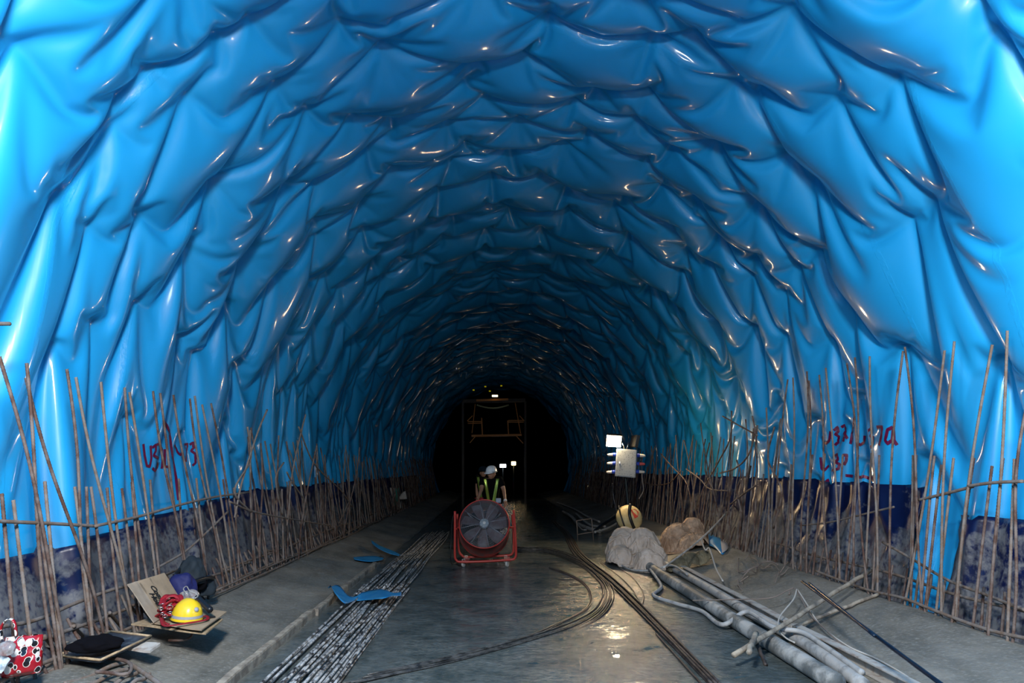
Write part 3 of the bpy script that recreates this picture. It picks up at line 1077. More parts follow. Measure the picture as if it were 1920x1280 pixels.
# ------------------------------------------------------------------ bars lying on the floor
rnd = random.Random(9)
for i in range(24):
    x = -1.86 + 0.64 * i / 23
    lay = 0.013 + (0.024 if i % 3 == 1 else 0)
    x2 = -1.80 + 0.50 * ((i * 7) % 24) / 23 if i % 5 == 0 else x + rnd.uniform(-0.05, 0.05)
    pts = [(x + (x2 - x) * t + 0.012 * math.sin(3 * t + i), 5.2 + (10.3 + rnd.uniform(-0.3, 0.5) - 5.2) * t, lay + 0.006 * math.sin(5 * t + i * 2)) for t in [k / 9 for k in range(10)]]
    bar('floor_rebar', pts, 0.0125, M_darkbar, 'wet dark rebar lying lengthwise in the near bundle on the floor beside the wooden plank', 'rebar',
        'rebars of the near bundle on the floor', n=60)
for i in range(16):
    x = -1.9 + 0.62 * i / 15
    y0 = 9.9 + rnd.uniform(-0.4, 0.5)
    pts = [(x + rnd.uniform(-0.04, 0.04) + 0.10 * t, y0 + 9 * t, 0.014 + 0.02 * (i % 2)) for t in [k / 5 for k in range(6)]]
    bar('floor_rebar', pts, 0.0125, M_darkbar, 'wet dark rebar lying lengthwise in the further bundle on the floor, left of the fan', 'rebar',
        'rebars of the further bundle on the floor', n=30)
# straight bundle on the right of the floor
a0, a1 = [(1040, 978), (1062, 1000), (1085, 1040), (1150, 1095), (1240, 1185), (1345, 1292)], None
for i in range(7):
    off = (i - 3) * 0.020
    pts = []
    for k, (x, y) in enumerate(a0):
        p = gpt(x, y, 0.014 + (0.022 if i % 2 else 0))
        pts.append(p + Vector((off * (1 + 0.5 * math.sin(k + i)), 0, 0)))
    bar('floor_rebar', pts, 0.012, M_brownbar, 'dark wet rebar in the straight bundle crossing the slurry beside the thick hoses', 'rebar', 'rebars of the straight bundle on the slurry', n=50)
bar('floor_rebar', [gpt(x, y, 0.012) for x, y in [(1230, 1190), (1275, 1240), (1320, 1290)]], 0.011, M_brownbar,
    'single dark rebar lying just off the near end of the straight bundle', 'rebar')
# cables swept round in a curve
base = [(966, 1030), (1030, 1033), (1090, 1055), (1128, 1085), (1142, 1112), (1128, 1145), (1085, 1172), (1020, 1195), (930, 1222), (820, 1252), (640, 1292)]
inner = [(1030, 1066), (1065, 1078), (1093, 1095), (1106, 1115), (1100, 1140), (1060, 1163), (1000, 1190), (940, 1208), (860, 1230), (760, 1258), (640, 1284)]
for i in range(12):
    t = i / 11
    src = base if i > 1 else inner
    pts = []
    for k, (x, y) in enumerate(src):
        p = gpt(x, y, 0.0)
        c = gpt(1010, 1110, 0)
        f = 1 + ((i - 7) * 0.019 + 0.01 * math.sin(i * 2.3 + k * 0.9) if src is base else 0.03 * i)
        sink = -0.004 if (k in (6, 7, 8) and i % 3) else 0.010
        q = c + (p - c) * f
        pts.append(Vector((q.x, q.y, sink + 0.006 * (i % 2))))
    if i > 6:
        pts = pts[:8 - (i % 2)]
        pts[-1].z = -0.02
    bar('curved_cable', pts, 0.0075, M_cable, 'thin muddy cable curving round in front of the fan, half sunk in the slurry', 'cable', 'cables curving over the slurry', n=90)
for i, p in enumerate([[(1125, 1055), (1160, 1080), (1185, 1105), (1200, 1130)], [(1135, 1050), (1180, 1078), (1205, 1110), (1203, 1145)],
                       [(1120, 1062), (1150, 1090), (1165, 1110), (1170, 1125)]]):
    bar('loose_wire', [gpt(x, y, 0.008) for x, y in p], 0.007, M_cable, 'thin wire curl on the wet floor between the straight bundle and the tarpaulin', 'wire',
        'wire curls beside the straight bundle')

# edge plank along the left shoulder
def plank(name, p, q, w, h, mat, label, cat, n=14, wob=0.01, seed=1):
    r_ = random.Random(seed)
    p, q = Vector(p), Vector(q)
    d = (q - p).normalized()
    sd = d.cross(Vector((0, 0, 1))).normalized()
    up = sd.cross(d)
    bm = bmesh.new()
    prev = None
    for i in range(n + 1):
        c = p.lerp(q, i / n) + sd * r_.uniform(-wob, wob)
        ring = [bm.verts.new(c + sd * a * w / 2 + up * (b * h + r_.uniform(-0.004, 0.004))) for a, b in ((-1, 0), (1, 0), (1, 0.85), (0.85, 1), (-0.85, 1), (-1, 0.85))]
        if prev:
            for k in range(6):
                bm.faces.new((prev[k], prev[(k + 1) % 6], ring[(k + 1) % 6], ring[k]))
        else:
            bm.faces.new(ring[::-1])
        prev = ring
    bm.faces.new(prev)
    o = obj(name, bm, mat)
    return tag(o, label, cat)


plank('edge_plank', (-2.08, 4.6, -0.02), (-2.12, 8.45, -0.02), 0.07, 0.11, M_wood, 'long weathered wooden edge board beside the near floor rebars, nearer of two', 'plank', seed=1)
plank('edge_plank', (-2.10, 8.5, -0.02), (-2.10, 12.6, -0.02), 0.07, 0.10, M_wood, 'weathered wooden edge board running in beyond the blue wavy strip, further of two', 'plank', seed=2)
# ------------------------------------------------------------------ right-hand heap: hoses, channel, sticks
def gpts(l, lift):
    return [gpt(x, y, lift if isinstance(lift, (int, float)) else lift[i]) for i, (x, y) in enumerate(l)]


bar('thick_hose', gpts([(1205, 1062), (1240, 1086), (1315, 1135), (1390, 1185), (1465, 1232), (1570, 1300)], 0.075), 0.078, M_hose,
    'thickest cement-stained hose running from under the tarpaulin, nearest the slurry', 'hose', sides=16, n=60)
bar('thick_hose', gpts([(1238, 1058), (1262, 1072), (1325, 1108), (1400, 1155), (1472, 1196), (1525, 1228), (1620, 1300)], 0.06), 0.058, M_hose2,
    'pale medium-thick hose lying between the thickest hose and the steel channel', 'hose', sides=14, n=60)
bar('thin_hose', gpts([(1206, 1058), (1222, 1080), (1240, 1103), (1226, 1120), (1265, 1135), (1315, 1150), (1355, 1182), (1402, 1178), (1452, 1210), (1505, 1216), (1545, 1238), (1620, 1292)],
                      [0.1, 0.08, 0.03, 0.03, 0.03, 0.03, 0.06, 0.17, 0.17, 0.15, 0.13, 0.12]), 0.024, M_hose2,
    'thin pale hose snaking from the tarpaulin over the thick hoses', 'hose', sides=10, n=110)
bar('thin_hose', gpts([(1150, 1030), (1155, 1052), (1180, 1070), (1220, 1075), (1260, 1078), (1290, 1095)], [0.08, 0.03, 0.03, 0.05, 0.15, 0.14]), 0.018, M_hose2,
    'thin hose curling around the front foot of the tarpaulin heap', 'hose', n=60)


def channel(pts, w, h, t, mat, label):
    bm = bmesh.new()
    P = [Vector(p) for p in pts]
    prev = None
    prof = [(-w / 2, 0), (w / 2, 0), (w / 2, t), (-w / 2 + t, t), (-w / 2 + t, h - t), (w / 2, h - t), (w / 2, h), (-w / 2, h)]
    for i, p in enumerate(P):
        d = (P[min(i + 1, len(P) - 1)] - P[max(0, i - 1)]).normalized()
        sd = d.cross(Vector((0, 0, 1))).normalized()
        ring = [bm.verts.new(p + sd * a + Vector((0, 0, b))) for a, b in prof]
        if prev:
            for k in range(8):
                bm.faces.new((prev[k], prev[(k + 1) % 8], ring[(k + 1) % 8], ring[k]))
        else:
            bm.faces.new(ring[::-1])
        prev = ring
    bm.faces.new(prev)
    o = obj('steel_channel', bm, mat)
    return tag(o, label, 'channel')


channel([gpt(x, y, 0.0) for x, y in [(1278, 1072), (1340, 1107), (1415, 1148), (1478, 1184)]], 0.085, 0.11, 0.012, M_channel,
        'pale steel channel beside the thick hoses, further piece ending at the tarpaulin')
channel([gpt(x, y, 0.0) for x, y in [(1490, 1190), (1560, 1226), (1640, 1268), (1730, 1316)]], 0.085, 0.11, 0.012, M_channel,
        'pale steel channel beside the thick hoses, nearer piece running out of the photo')


def stick(a, b, za, zb, r, mat, name, label, cat, jit=0.004):
    p, q = at_z(*a, za), at_z(*b, zb)
    r_ = random.Random(int(a[0]))
    pts = [p.lerp(q, i / 16) + Vector((r_.gauss(0, jit), r_.gauss(0, jit), r_.gauss(0, jit))) for i in range(17)]
    rr = [r * (1 + 0.12 * r_.random()) for _ in pts]
    o = tube_obj(name, pts, rr, mat, 9)
    return tag(o, label, cat)


stick((1376, 1228), (1642, 1064), 0.12, 0.50, 0.021, M_wood, 'wooden_stick', 'long knobbly wooden stick lying across the hoses and up to the rebars', 'stick')
stick((1404, 1222), (1418, 1186), 0.17, 0.20, 0.022, M_wood, 'wooden_stick', 'short stick stub lashed across the lower end of the long knobbly stick', 'stick')
stick((1436, 1246), (1415, 1198), 0.01, 0.14, 0.016, M_brownbar, 'wooden_stick', 'short brown stick poking down into the slurry under the long stick', 'stick')
stick((1488, 1176), (1650, 1112), 0.14, 0.32, 0.017, M_wood, 'wooden_stick', 'straight thin stick under the black rods, nearer than the long knobbly one', 'stick', 0.0015)
stick((1504, 1090), (1775, 1290), 0.58, 0.42, 0.014, M_bluerod, 'black_rod', 'glossy black rod, longer of the two lying across the sticks on the right shoulder', 'rod', 0.0)
stick((1517, 1093), (1640, 1192), 0.585, 0.50, 0.012, M_bluerod, 'black_rod', 'glossy black rod, shorter of the two crossing sticks on the right shoulder', 'rod', 0.0)

# wires
bar('cable_loop', gpts([(1300, 1152), (1370, 1152), (1445, 1152), (1480, 1140), (1495, 1140), (1520, 1180), (1545, 1200), (1580, 1230), (1600, 1236)],
                       [0.16, 0.17, 0.18, 0.2, 0.2, 0.16, 0.12, 0.1, 0.08]), 0.007, M_wire, 'dark cable lying over the channel and looping down the right shoulder', 'cable', n=80)
bar('cable_loop', gpts([(1497, 1142), (1490, 1160), (1465, 1190), (1462, 1212), (1475, 1225), (1492, 1233)], [0.22, 0.2, 0.18, 0.16, 0.14, 0.13]), 0.008, M_rope,
    'pale cord hanging in a hook over the thick hoses', 'cord', n=50)
bar('cable_loop', gpts([(1497, 1138), (1515, 1160), (1540, 1192), (1590, 1228), (1640, 1240), (1690, 1268), (1720, 1290)], [0.2, 0.15, 0.1, 0.08, 0.03, 0.03, 0.03]), 0.008, M_rope,
    'pale twisted cord trailing down the right shoulder beside the channel', 'cord', n=70)
rw = random.Random(21)
for i in range(9):
    cx, cy = 1395 + 70 * rw.random(), 1050 + 50 * rw.random()
    l = [(cx, cy)]
    a = rw.uniform(0, 6.28)
    for k in range(5):
        a += rw.uniform(-0.9, 0.9)
        cx += 17 * math.cos(a); cy += 9 * math.sin(a)
        cx = min(max(cx, 1385), 1492); cy = min(max(cy, 1025), 1128)
        l.append((cx, cy))
    bar('tangled_wire', gpts(l, [0.03 + 0.10 * rw.random() for _ in l]), 0.006 + 0.003 * rw.random(), M_wire,
        'rusty wire of the loose tangle lying on the right shoulder past the tarpaulin', 'wire', 'rusty wires tangled on the right shoulder', n=40, sides=6)
bar('white_pole', [at_z(1244, 1064, 0.30), at_z(1300, 1022, 0.50), at_z(1340, 985, 0.72), at_z(1381, 940, 1.0)], 0.014, M_ropew,
    'thin white pole leaning from the tarpaulin front up to the right-hand rebars', 'pole', sides=9)
bar('pale_rope', [at_z(1314, 1009, 0.52), at_z(1322, 1030, 0.40)] + gpts([(1332, 1062), (1343, 1085), (1356, 1103)], [0.28, 0.16, 0.1]), 0.013, M_rope,
    'pale cord dangling from the white pole to the right shoulder', 'cord', n=40)
bar('pale_rope', gpts([(1480, 1118), (1500, 1060), (1498, 1150)], 0.03)[:2] + [gpt(1466, 1084, 0.05)], 0.009, M_wire, 'short bent wire beside the wire tangle', 'wire')

# scraps of the blue sheet
def scrap(name, left, right, lift, mat, label, th=0.004, curl=0.0):
    """ribbon between two pixel edges, resting on what lies under it"""
    n = 28
    A, B = spline([Vector((x, y, 0)) for x, y in left], n), spline([Vector((x, y, 0)) for x, y in right], n)
    rows = []
    for i in range(n):
        row = []
        for j in range(7):
            t = j / 6
            px = A[i].x * (1 - t) + B[i].x * t
            py = A[i].y * (1 - t) + B[i].y * t
            z = lift(i / (n - 1), t)
            row.append(tuple(gpt(px, py, z)))
        rows.append(row)
    o = link(name, grid_mesh(name, np.array(rows)), mat)
    md = o.modifiers.new('thick', 'SOLIDIFY'); md.thickness = th; md.offset = 1
    return tag(o, label, 'plastic sheet scrap')


scrap('blue_strip', [(614, 1124), (634, 1114), (650, 1128), (664, 1128), (680, 1119), (706, 1116), (722, 1121), (738, 1129), (752, 1128)],
      [(618, 1122), (628, 1137), (645, 1144), (664, 1131), (680, 1131), (700, 1138), (718, 1144), (736, 1138), (752, 1133)],
      lambda u, v: 0.13 - 0.06 * math.sin(PI * u) + 0.035 * math.sin(9 * u + 1) * (0.4 + v), M_scrap,
      'wavy bright blue plastic strip lying across the plank and the near floor rebars')
scrap('blue_strip', [(695, 1026), (712, 1034), (735, 1040), (750, 1044)], [(697, 1033), (710, 1040), (730, 1046), (748, 1047)],
      lambda u, v: 0.15 - 0.1 * u, M_scrap, 'narrow blue plastic strip in the dim further down the plank, upper of two')
scrap('blue_strip', [(662, 1049), (680, 1047), (700, 1046), (720, 1050)], [(664, 1053), (680, 1056), (698, 1057), (716, 1054)],
      lambda u, v: 0.04, M_scrap, 'crumpled dark blue plastic scrap on the left shoulder, lower of two beyond the wavy strip')
s_ = scrap('blue_scrap', [(1328, 1010), (1340, 1006), (1360, 1007), (1380, 1008)], [(1330, 1026), (1342, 1034), (1356, 1040), (1370, 1018)],
           lambda u, v: 0.16 - 0.13 * v + 0.03 * math.sin(6 * u), M_scrap, 'curled blue plastic sheet scrap beside the tarpaulin on the right shoulder')
s2 = scrap('pale_underside', [(1352, 1024), (1360, 1020), (1372, 1015), (1380, 1010)], [(1354, 1039), (1362, 1036), (1368, 1026), (1379, 1015)],
           lambda u, v: 0.09 - 0.07 * v + 0.02 * math.sin(6 * u), M_scrapback, 'x')
s2.parent = s_
del s2['category']
s2['label'] = 'shiny pale folded-over corner'


# ------------------------------------------------------------------ tarpaulins
def heap(name, c, ax, ay, h, seed, mat, label, rot=0.0, n=110, fold=0.5, lobes=()):
    """a crumpled cloth mound: polar grid with ridged folds"""
    V, F = [], []
    nr, na = n // 2, n
    off = Vector((seed * 7.3, seed * 3.1, 0))

    def ridge(v, s):
        return 1 - abs(noise.noise(v * s)) * 2.2
    for i in range(nr + 1):
        t = i / nr
        for k in range(na):
            a = 2 * PI * k / na
            edge = 1 + 0.13 * noise.noise(Vector((math.cos(a) * 1.3, math.sin(a) * 1.3, seed))) + 0.05 * noise.noise(Vector((math.cos(a) * 5, math.sin(a) * 5, seed)))
            r = math.sin(t * PI / 2) * edge
            x, y = r * ax * math.cos(a), r * ay * math.sin(a)
            z = h * (math.cos(t * PI / 2) ** 0.75)
            for lx, ly, lr, lh in lobes:
                z += lh * math.exp(-((x - lx) ** 2 + (y - ly) ** 2) / lr ** 2) * (1 - t ** 3)
            v = Vector((x, y, z * 1.3)) + off
            w = Vector((noise.noise(v * 3), noise.noise(v * 3 + Vector((9, 0, 0))), 0)) * 0.18
            d = (ridge(v + w, 2.6) - 0.6) * 0.085 + (ridge(v * 1.0 + w * 1.4, 6.0) - 0.6) * 0.042 + (ridge(v + w, 13) - 0.6) * 0.012
            d *= fold * 2 * min(1, 0.25 + 1.5 * (1 - t))
            z = max(z + d * 0.9, 0.0)
            rr = 1 + d * 1.1 / max(ax, ay)
            X, Y = x * rr, y * rr
            Xr, Yr = X * math.cos(rot) - Y * math.sin(rot), X * math.sin(rot) + Y * math.cos(rot)
            gz = ground(c[0] + Xr, 0)
            V.append((c[0] + Xr, c[1] + Yr, max(gz + z + (c[2] if len(c) > 2 else 0), gz - 0.01 if t > 0.97 else gz + 0.005)))
    for i in range(nr):
        for k in range(na):
            a, b = i * na + k, i * na + (k + 1) % na
            F.append((a, b, b + na, a + na))
    me = np_mesh(name, V, F)
    o = link(name, me, mat)
    md = o.modifiers.new('thick', 'SOLIDIFY'); md.thickness = 0.006; md.offset = -1
    return tag(o, label, 'tarpaulin')


def cloth_pile(name, c, ax, ay, h, seed, mat, label, slack=1.55, n=72, lumps=(), iters=330, rot=0.0):
    """a sheet let down slack over a few lumps until it lies in folds; c = centre on the ground"""
    rng_ = np.random.default_rng(seed)
    u = np.linspace(-1, 1, n)
    U, W = np.meshgrid(u, u, indexing='ij')
    # round the corners of the sheet a little
    k = 1 - 0.12 * (U * W) ** 2
    X, Y = U * ax * k, W * ay * k
    n2 = int(n)

    def under(x, y):
        z = np.zeros_like(x)
        for lx, ly, lr, lh in lumps:
            z = np.maximum(z, lh * np.sqrt(np.clip(1 - ((x - lx) ** 2 + (y - ly) ** 2) / lr ** 2, 0, 1)))
        gx = c[0] + x * math.cos(rot) - y * math.sin(rot)
        return z + np.interp(gx, GX, GZ) + 0.006
    P = np.zeros((n2, n2, 3), np.float32)
    low = rng_.normal(0, 1, (12, 12))
    f = np.linspace(0, 10.999, n2)
    i0 = f.astype(int); fr = f - i0
    L_ = (low[i0][:, i0] * (1 - fr)[:, None] + low[np.minimum(i0 + 1, 11)][:, i0] * fr[:, None]) * (1 - fr)[None] + \
         (low[i0][:, np.minimum(i0 + 1, 11)] * (1 - fr)[:, None] + low[np.minimum(i0 + 1, 11)][:, np.minimum(i0 + 1, 11)] * fr[:, None]) * fr[None]
    P[..., 0] = X + L_ * 0.06 * ax
    P[..., 1] = Y + L_.T * 0.06 * ay
    P[..., 2] = under(P[..., 0], P[..., 1]) + 0.10 + 0.08 * L_ + 0.3 * h
    hu, hv = 2 * ax / (n2 - 1) * slack, 2 * ay / (n2 - 1) * slack
    V_ = np.zeros_like(P)

    def con(a, b, rest, k_):
        d = b - a
        l = np.sqrt((d * d).sum(-1)) + 1e-9
        q = (k_ * 0.5 * (l - rest) / l)[..., None] * d
        a += q
        b -= q
    for it in range(iters):
        V_ *= 0.90
        V_[..., 2] -= 0.0012
        old = P.copy()
        P += V_
        for rep_ in range(3):
            for st in (0, 1):
                a_, b_ = P[st:-1:2], P[st + 1::2]; m_ = min(len(a_), len(b_)); con(a_[:m_], b_[:m_], hu, 0.9)
                a_, b_ = P[:, st:-1:2], P[:, st + 1::2]; m_ = min(a_.shape[1], b_.shape[1]); con(a_[:, :m_], b_[:, :m_], hv, 0.9)
            dg = math.hypot(hu, hv)
            for st in (0, 1):
                s_l = slice(st, None, 2)
                con(P[:-1, :-1][s_l], P[1:, 1:][s_l], dg, 0.3)
                con(P[1:, :-1][s_l], P[:-1, 1:][s_l], dg, 0.3)
        for st in range(4):
            a_, b_ = P[st:-2:4], P[st + 2::4]; m_ = min(len(a_), len(b_)); con(a_[:m_], b_[:m_], 2 * hu, 0.04)
            a_, b_ = P[:, st:-2:4], P[:, st + 2::4]; m_ = min(a_.shape[1], b_.shape[1]); con(a_[:, :m_], b_[:, :m_], 2 * hv, 0.04)
        g_ = under(P[..., 0], P[..., 1])
        hit_ = P[..., 2] < g_
        P[..., 2] = np.where(hit_, g_, P[..., 2])
        for ax_ in (0, 1):
            P[..., ax_] = np.where(hit_, old[..., ax_], P[..., ax_])
        # keep the sheet gathered within its heap
        e_ = np.sqrt((P[..., 0] / (ax * 1.08)) ** 2 + (P[..., 1] / (ay * 1.08)) ** 2)
        f_ = np.where(e_ > 1, 1 / np.maximum(e_, 1e-6), 1.0)
        P[..., 0] *= f_; P[..., 1] *= f_
        V_ = np.clip(P - old, -0.02, 0.02)
    Q = P.copy().astype(float)
    Q[..., 0] = c[0] + P[..., 0] * math.cos(rot) - P[..., 1] * math.sin(rot)
    Q[..., 1] = c[1] + P[..., 0] * math.sin(rot) + P[..., 1] * math.cos(rot)
    Q[..., 2] = np.maximum(Q[..., 2], 0.004)
    o = link(name, grid_mesh(name, Q), mat)
    md = o.modifiers.new('smooth', 'SUBSURF'); md.levels = 0; md.render_levels = 1
    md = o.modifiers.new('thick', 'SOLIDIFY'); md.thickness = 0.005; md.offset = -1
    return tag(o, label, 'tarpaulin')


T1 = gpt(1205, 1066)
cloth_pile('tarpaulin', (T1.x, T1.y + 0.72), 0.58, 0.66, 0.3, 1, M_tarpw, 'crumpled pale grey canvas tarpaulin, biggest of the heap below the electrical box',
           lumps=((-0.14, 0.15, 0.34, 0.62), (0.16, 0.0, 0.34, 0.62), (-0.30, -0.25, 0.24, 0.34), (0.1, -0.42, 0.2, 0.26), (0.35, -0.2, 0.2, 0.3)), slack=1.65)
T2 = gpt(1300, 1035)
cloth_pile('tarpaulin', (T2.x, T2.y + 0.72), 0.50, 0.60, 0.3, 2, M_tarpt, 'crumpled tan canvas tarpaulin on the right of the pale grey one',
           lumps=((0.24, 0.2, 0.28, 0.50), (-0.1, 0.1, 0.34, 0.46), (0.1, -0.3, 0.3, 0.26)), slack=1.65)
T3 = gpt(1302, 1070)
cloth_pile('tarpaulin', (T3.x, T3.y + 0.26), 0.40, 0.20, 0.1, 3, M_tarpy, 'rolled muddy olive-brown canvas in front of the tan tarpaulin', rot=0.15, n=56,
           lumps=((-0.2, 0.0, 0.17, 0.24), (0.0, 0.0, 0.18, 0.25), (0.22, 0.0, 0.17, 0.22)), slack=1.5)
T4 = gpt(1222, 1074)
cloth_pile('tarpaulin', (T4.x, T4.y + 0.24), 0.30, 0.26, 0.2, 4, M_tarpw, 'light folded canvas flap at the front of the heap where the hoses start', n=56,
           lumps=((0.0, 0.08, 0.20, 0.36), (0.14, 0.0, 0.14, 0.28)), slack=1.7)

# ------------------------------------------------------------------ lamp stand with distribution box
LY = 16.1
lamp0 = at_y(1178, 1012, LY)
gz = ground(lamp0.x, LY)


def ly(px, py, dy=0.0):
    return at_y(px, py, LY + dy)


stand = empty('lamp_stand', (lamp0.x, LY, gz), 'dark thin tripod stand carrying the speckled box, behind the tarpaulin heap', 'stand')
tube_obj('pole', [ly(1180, 1000, 0.12), ly(1178, 950, 0.12), ly(1172, 888, 0.12), ly(1172, 850, 0.12)], 0.028, M_stand, 10, stand)
for dx, dy in ((-0.35, -0.1), (0.3, -0.25), (0.05, 0.4)):
    p = ly(1179, 962, 0.12)
    tube_obj('leg', [p, Vector((p.x + dx, p.y + dy, ground(p.x + dx, 0) + 0.02))], 0.02, M_stand, 8, stand)
bx = empty('distribution_box', tuple(ly(1173.5, 868)), 'speckled grey electrical distribution box with plugs on both sides, on the stand', 'electrical box')
MR = Matrix.Rotation(math.radians(5), 3, 'Y') @ Matrix.Rotation(math.radians(-8), 3, 'Z')
bc = Vector(bx.location)
bm = bmesh.new(); add_box(bm, bc, (0.47, 0.17, 0.64), MR, 0.012); obj('case', bm, M_box, bx)
bm = bmesh.new(); add_box(bm, bc + MR @ Vector((0, -0.09, 0)), (0.44, 0.02, 0.60), MR, 0.006); obj('front_cover', bm, M_box, bx)
bm = bmesh.new(); add_box(bm, bc + MR @ Vector((-0.15, -0.11, 0.0)), (0.03, 0.02, 0.05), MR, 0.004); obj('latch', bm, M_metal, bx)
for s, z in ((-1, .18), (-1, -.02), (-1, -.22), (1, .2), (1, .01), (1, -.17)):
    a = bc + MR @ Vector((s * 0.23, 0, z))
    d = MR @ Vector((s, 0, -0.12 if s < 0 else 0.02)).normalized()
    bm = bmesh.new(); add_tube(bm, [a, a + d * 0.08], 0.045, 12); sk = obj('socket', bm, M_plugblue, bx)
    bm = bmesh.new(); add_tube(bm, [a + d * 0.07, a + d * 0.10, a + d * 0.18, a + d * 0.21], [0.036, 0.036, 0.03, 0.018], 12)
    obj('plug', bm, M_plugred if (s > 0 and abs(z) < .05) else M_plugwhite, bx)
fl = empty('work_lamp', tuple(ly(1151, 827, -0.1)), 'lit rectangular work lamp glowing warm white above the speckled box', 'lamp')
fc = Vector(fl.location)
ML = Matrix.Rotation(math.radians(4), 3, 'Y') @ Matrix.Rotation(math.radians(-6), 3, 'Z') @ Matrix.Rotation(math.radians(32), 3, 'X')
bm = bmesh.new(); add_box(bm, fc + ML @ Vector((0, 0.05, 0)), (0.36, 0.09, 0.31), ML, 0.015); obj('housing', bm, M_lampbody, fl)
bm = bmesh.new(); add_box(bm, fc + ML @ Vector((0, -0.005, 0)), (0.33, 0.012, 0.28), ML, 0.004); g_ = obj('lamp_glass', bm, M_lampon, fl)
g_['label'] = 'glowing warm white glass'
tube_obj('bracket', [fc + Vector((0.18, 0.05, 0)), fc + Vector((0.24, 0.06, -0.1)), fc + Vector((0.25, 0.1, -0.2))], 0.018, M_metal, 8, fl)
f2 = empty('work_lamp', tuple(ly(1190, 827, 0.05)), 'work lamp seen from its dark back, turned towards the right-hand rebars and lighting them', 'lamp')
c2 = Vector(f2.location)
M2 = Matrix.Rotation(math.radians(100), 3, 'Z') @ Matrix.Rotation(math.radians(14), 3, 'X')
bm = bmesh.new(); add_box(bm, c2, (0.36, 0.09, 0.28), M2, 0.015); obj('housing', bm, M_lampbody, f2)
bm = bmesh.new(); add_box(bm, c2 + M2 @ Vector((0, -0.0415, 0)), (0.32, 0.012, 0.25), M2, 0.004); obj('lamp_glass', bm, M_lampon2, f2)
tube_obj('bracket', [c2 + Vector((-0.15, 0, -0.02)), c2 + Vector((-0.18, 0, -0.14)), c2 + Vector((-0.2, 0.03, -0.24))], 0.018, M_metal, 8, f2)
# cables down from the box
bar('power_cable', [ly(1148, 905, -0.2), ly(1150, 930, -0.2), ly(1157, 965, -0.3), ly(1157, 985, -0.4), ly(1160, 1005, -0.5)], 0.012, M_blackp,
    'black cable hanging down left of the lamp stand', 'cable')
bar('power_cable', [ly(1203, 884, 0), ly(1205, 905, 0), ly(1206, 920, 0), ly(1198, 935, 0)], 0.014, M_wire, 'cable bunch dangling from the right side of the speckled box', 'cable')
# yellowed round tub lying against the stand
tb = ly(1180, 970, -0.35)
tb.z = max(tb.z, ground(tb.x, 0) + 0.3)
tub = empty('round_tub', tuple(tb), 'yellowed round tub with a red mark tipped up behind the tarpaulin', 'tub')
MT = Matrix.Translation(tb) @ Matrix.Rotation(math.radians(70), 4, 'X') @ Matrix.Scale(1.0, 4)
bm = bmesh.new()
add_disc_lathe(bm, [(0, 0.12), (0.16, 0.12), (0.25, 0.08), (0.29, 0.0), (0.30, -0.04), (0.27, -0.03), (0.23, 0.04), (0.0, 0.06)], MT, 40)
obj('bowl', bm, M_tub, tub)
bm = bmesh.new()
pts = [(0.02, 0.14), (0.12, 0.17), (0.20, 0.10), (0.17, -0.02), (0.09, -0.06), (0.06, 0.05)]
vs = [bm.verts.new(MT @ Vector((x, y, 0.123 - max(0, math.hypot(x, y) - 0.16) * 0.45))) for x, y in pts]
bm.faces.new(vs)
r_ = bmesh.ops.extrude_face_region(bm, geom=list(bm.faces))
bmesh.ops.translate(bm, verts=[v for v in r_['geom'] if isinstance(v, bmesh.types.BMVert)], vec=(MT.to_3x3() @ Vector((0, 0, 0.004))))
obj('red_mark', bm, M_tubred, tub)
bar('strap', [ly(1160, 948, -0.55), ly(1163, 962, -0.7), ly(1168, 978, -0.75), ly(1174, 995, -0.75)], 0.018, M_blackp, 'black cable hanging over the left edge of the yellowed tub', 'cable')
bar('strap', [ly(1182, 945, -0.6), ly(1180, 962, -0.72), ly(1184, 978, -0.75), ly(1190, 992, -0.7)], 0.035, M_blackp, 'thick black cable bunch hanging over the middle of the yellowed tub', 'cable')

# pipes and frame left of the stand
for i, (l, r, w) in enumerate([
        ([(1056, 962), (1072, 972), (1083, 985), (1105, 995), (1125, 1000)], 0.055, 'thickest bent one'),
        ([(1045, 945), (1075, 957), (1100, 972), (1124, 983)], 0.03, 'topmost straight one'),
        ([(1080, 968), (1095, 982), (1110, 992), (1135, 994)], 0.035, 'curved one behind the wire frame'),
        ([(1062, 968), (1078, 984), (1090, 1000), (1100, 1002)], 0.018, 'thin one nearest the wire frame'),
        ([(1115, 1008), (1130, 1004), (1145, 998), (1158, 990)], 0.03, 'lowest one reaching the tarpaulin')]):
    bar('bent_pipe', gpts(l, 0.06 + 0.02 * i), r, M_hose2, 'muddy pipe in the lamp-lit pile left of the stand, ' + w, 'pipe', 'pipes in the lamp-lit pile', sides=10)
bar('black_pipe', gpts([(1112, 1006), (1128, 996), (1145, 988), (1162, 978)], [0.1, 0.16, 0.2, 0.2]), 0.04, M_blackp, 'thick black cable lying over the pale pipes left of the tarpaulin', 'cable', sides=10)
stick((1132, 981), (1153, 964), 0.15, 0.3, 0.02, M_wood, 'wooden_stick', 'short lit stick tilting up on the far right shoulder, left of the stand', 'stick')
wf = empty('wire_frame', tuple(gpt(1098, 1012)), 'small upright square wire frame in front of the lamp-lit pipes', 'frame')
yf = wf.location.y
q = [at_y(x, y, yf) for x, y in [(1083, 1012), (1081, 976), (1109, 972), (1113, 1014)]]
for a, b, nm in ((q[0], q[1], 'leg'), (q[3], q[2], 'leg'), (q[1], q[2], 'top_rail'), (at_y(1083, 1002, yf), at_y(1112, 997, yf), 'cross_rail')):
    tube_obj(nm, [a, (a + b) / 2 + Vector((0.005, 0, 0.004)), b], 0.012, M_wire, 7, wf)

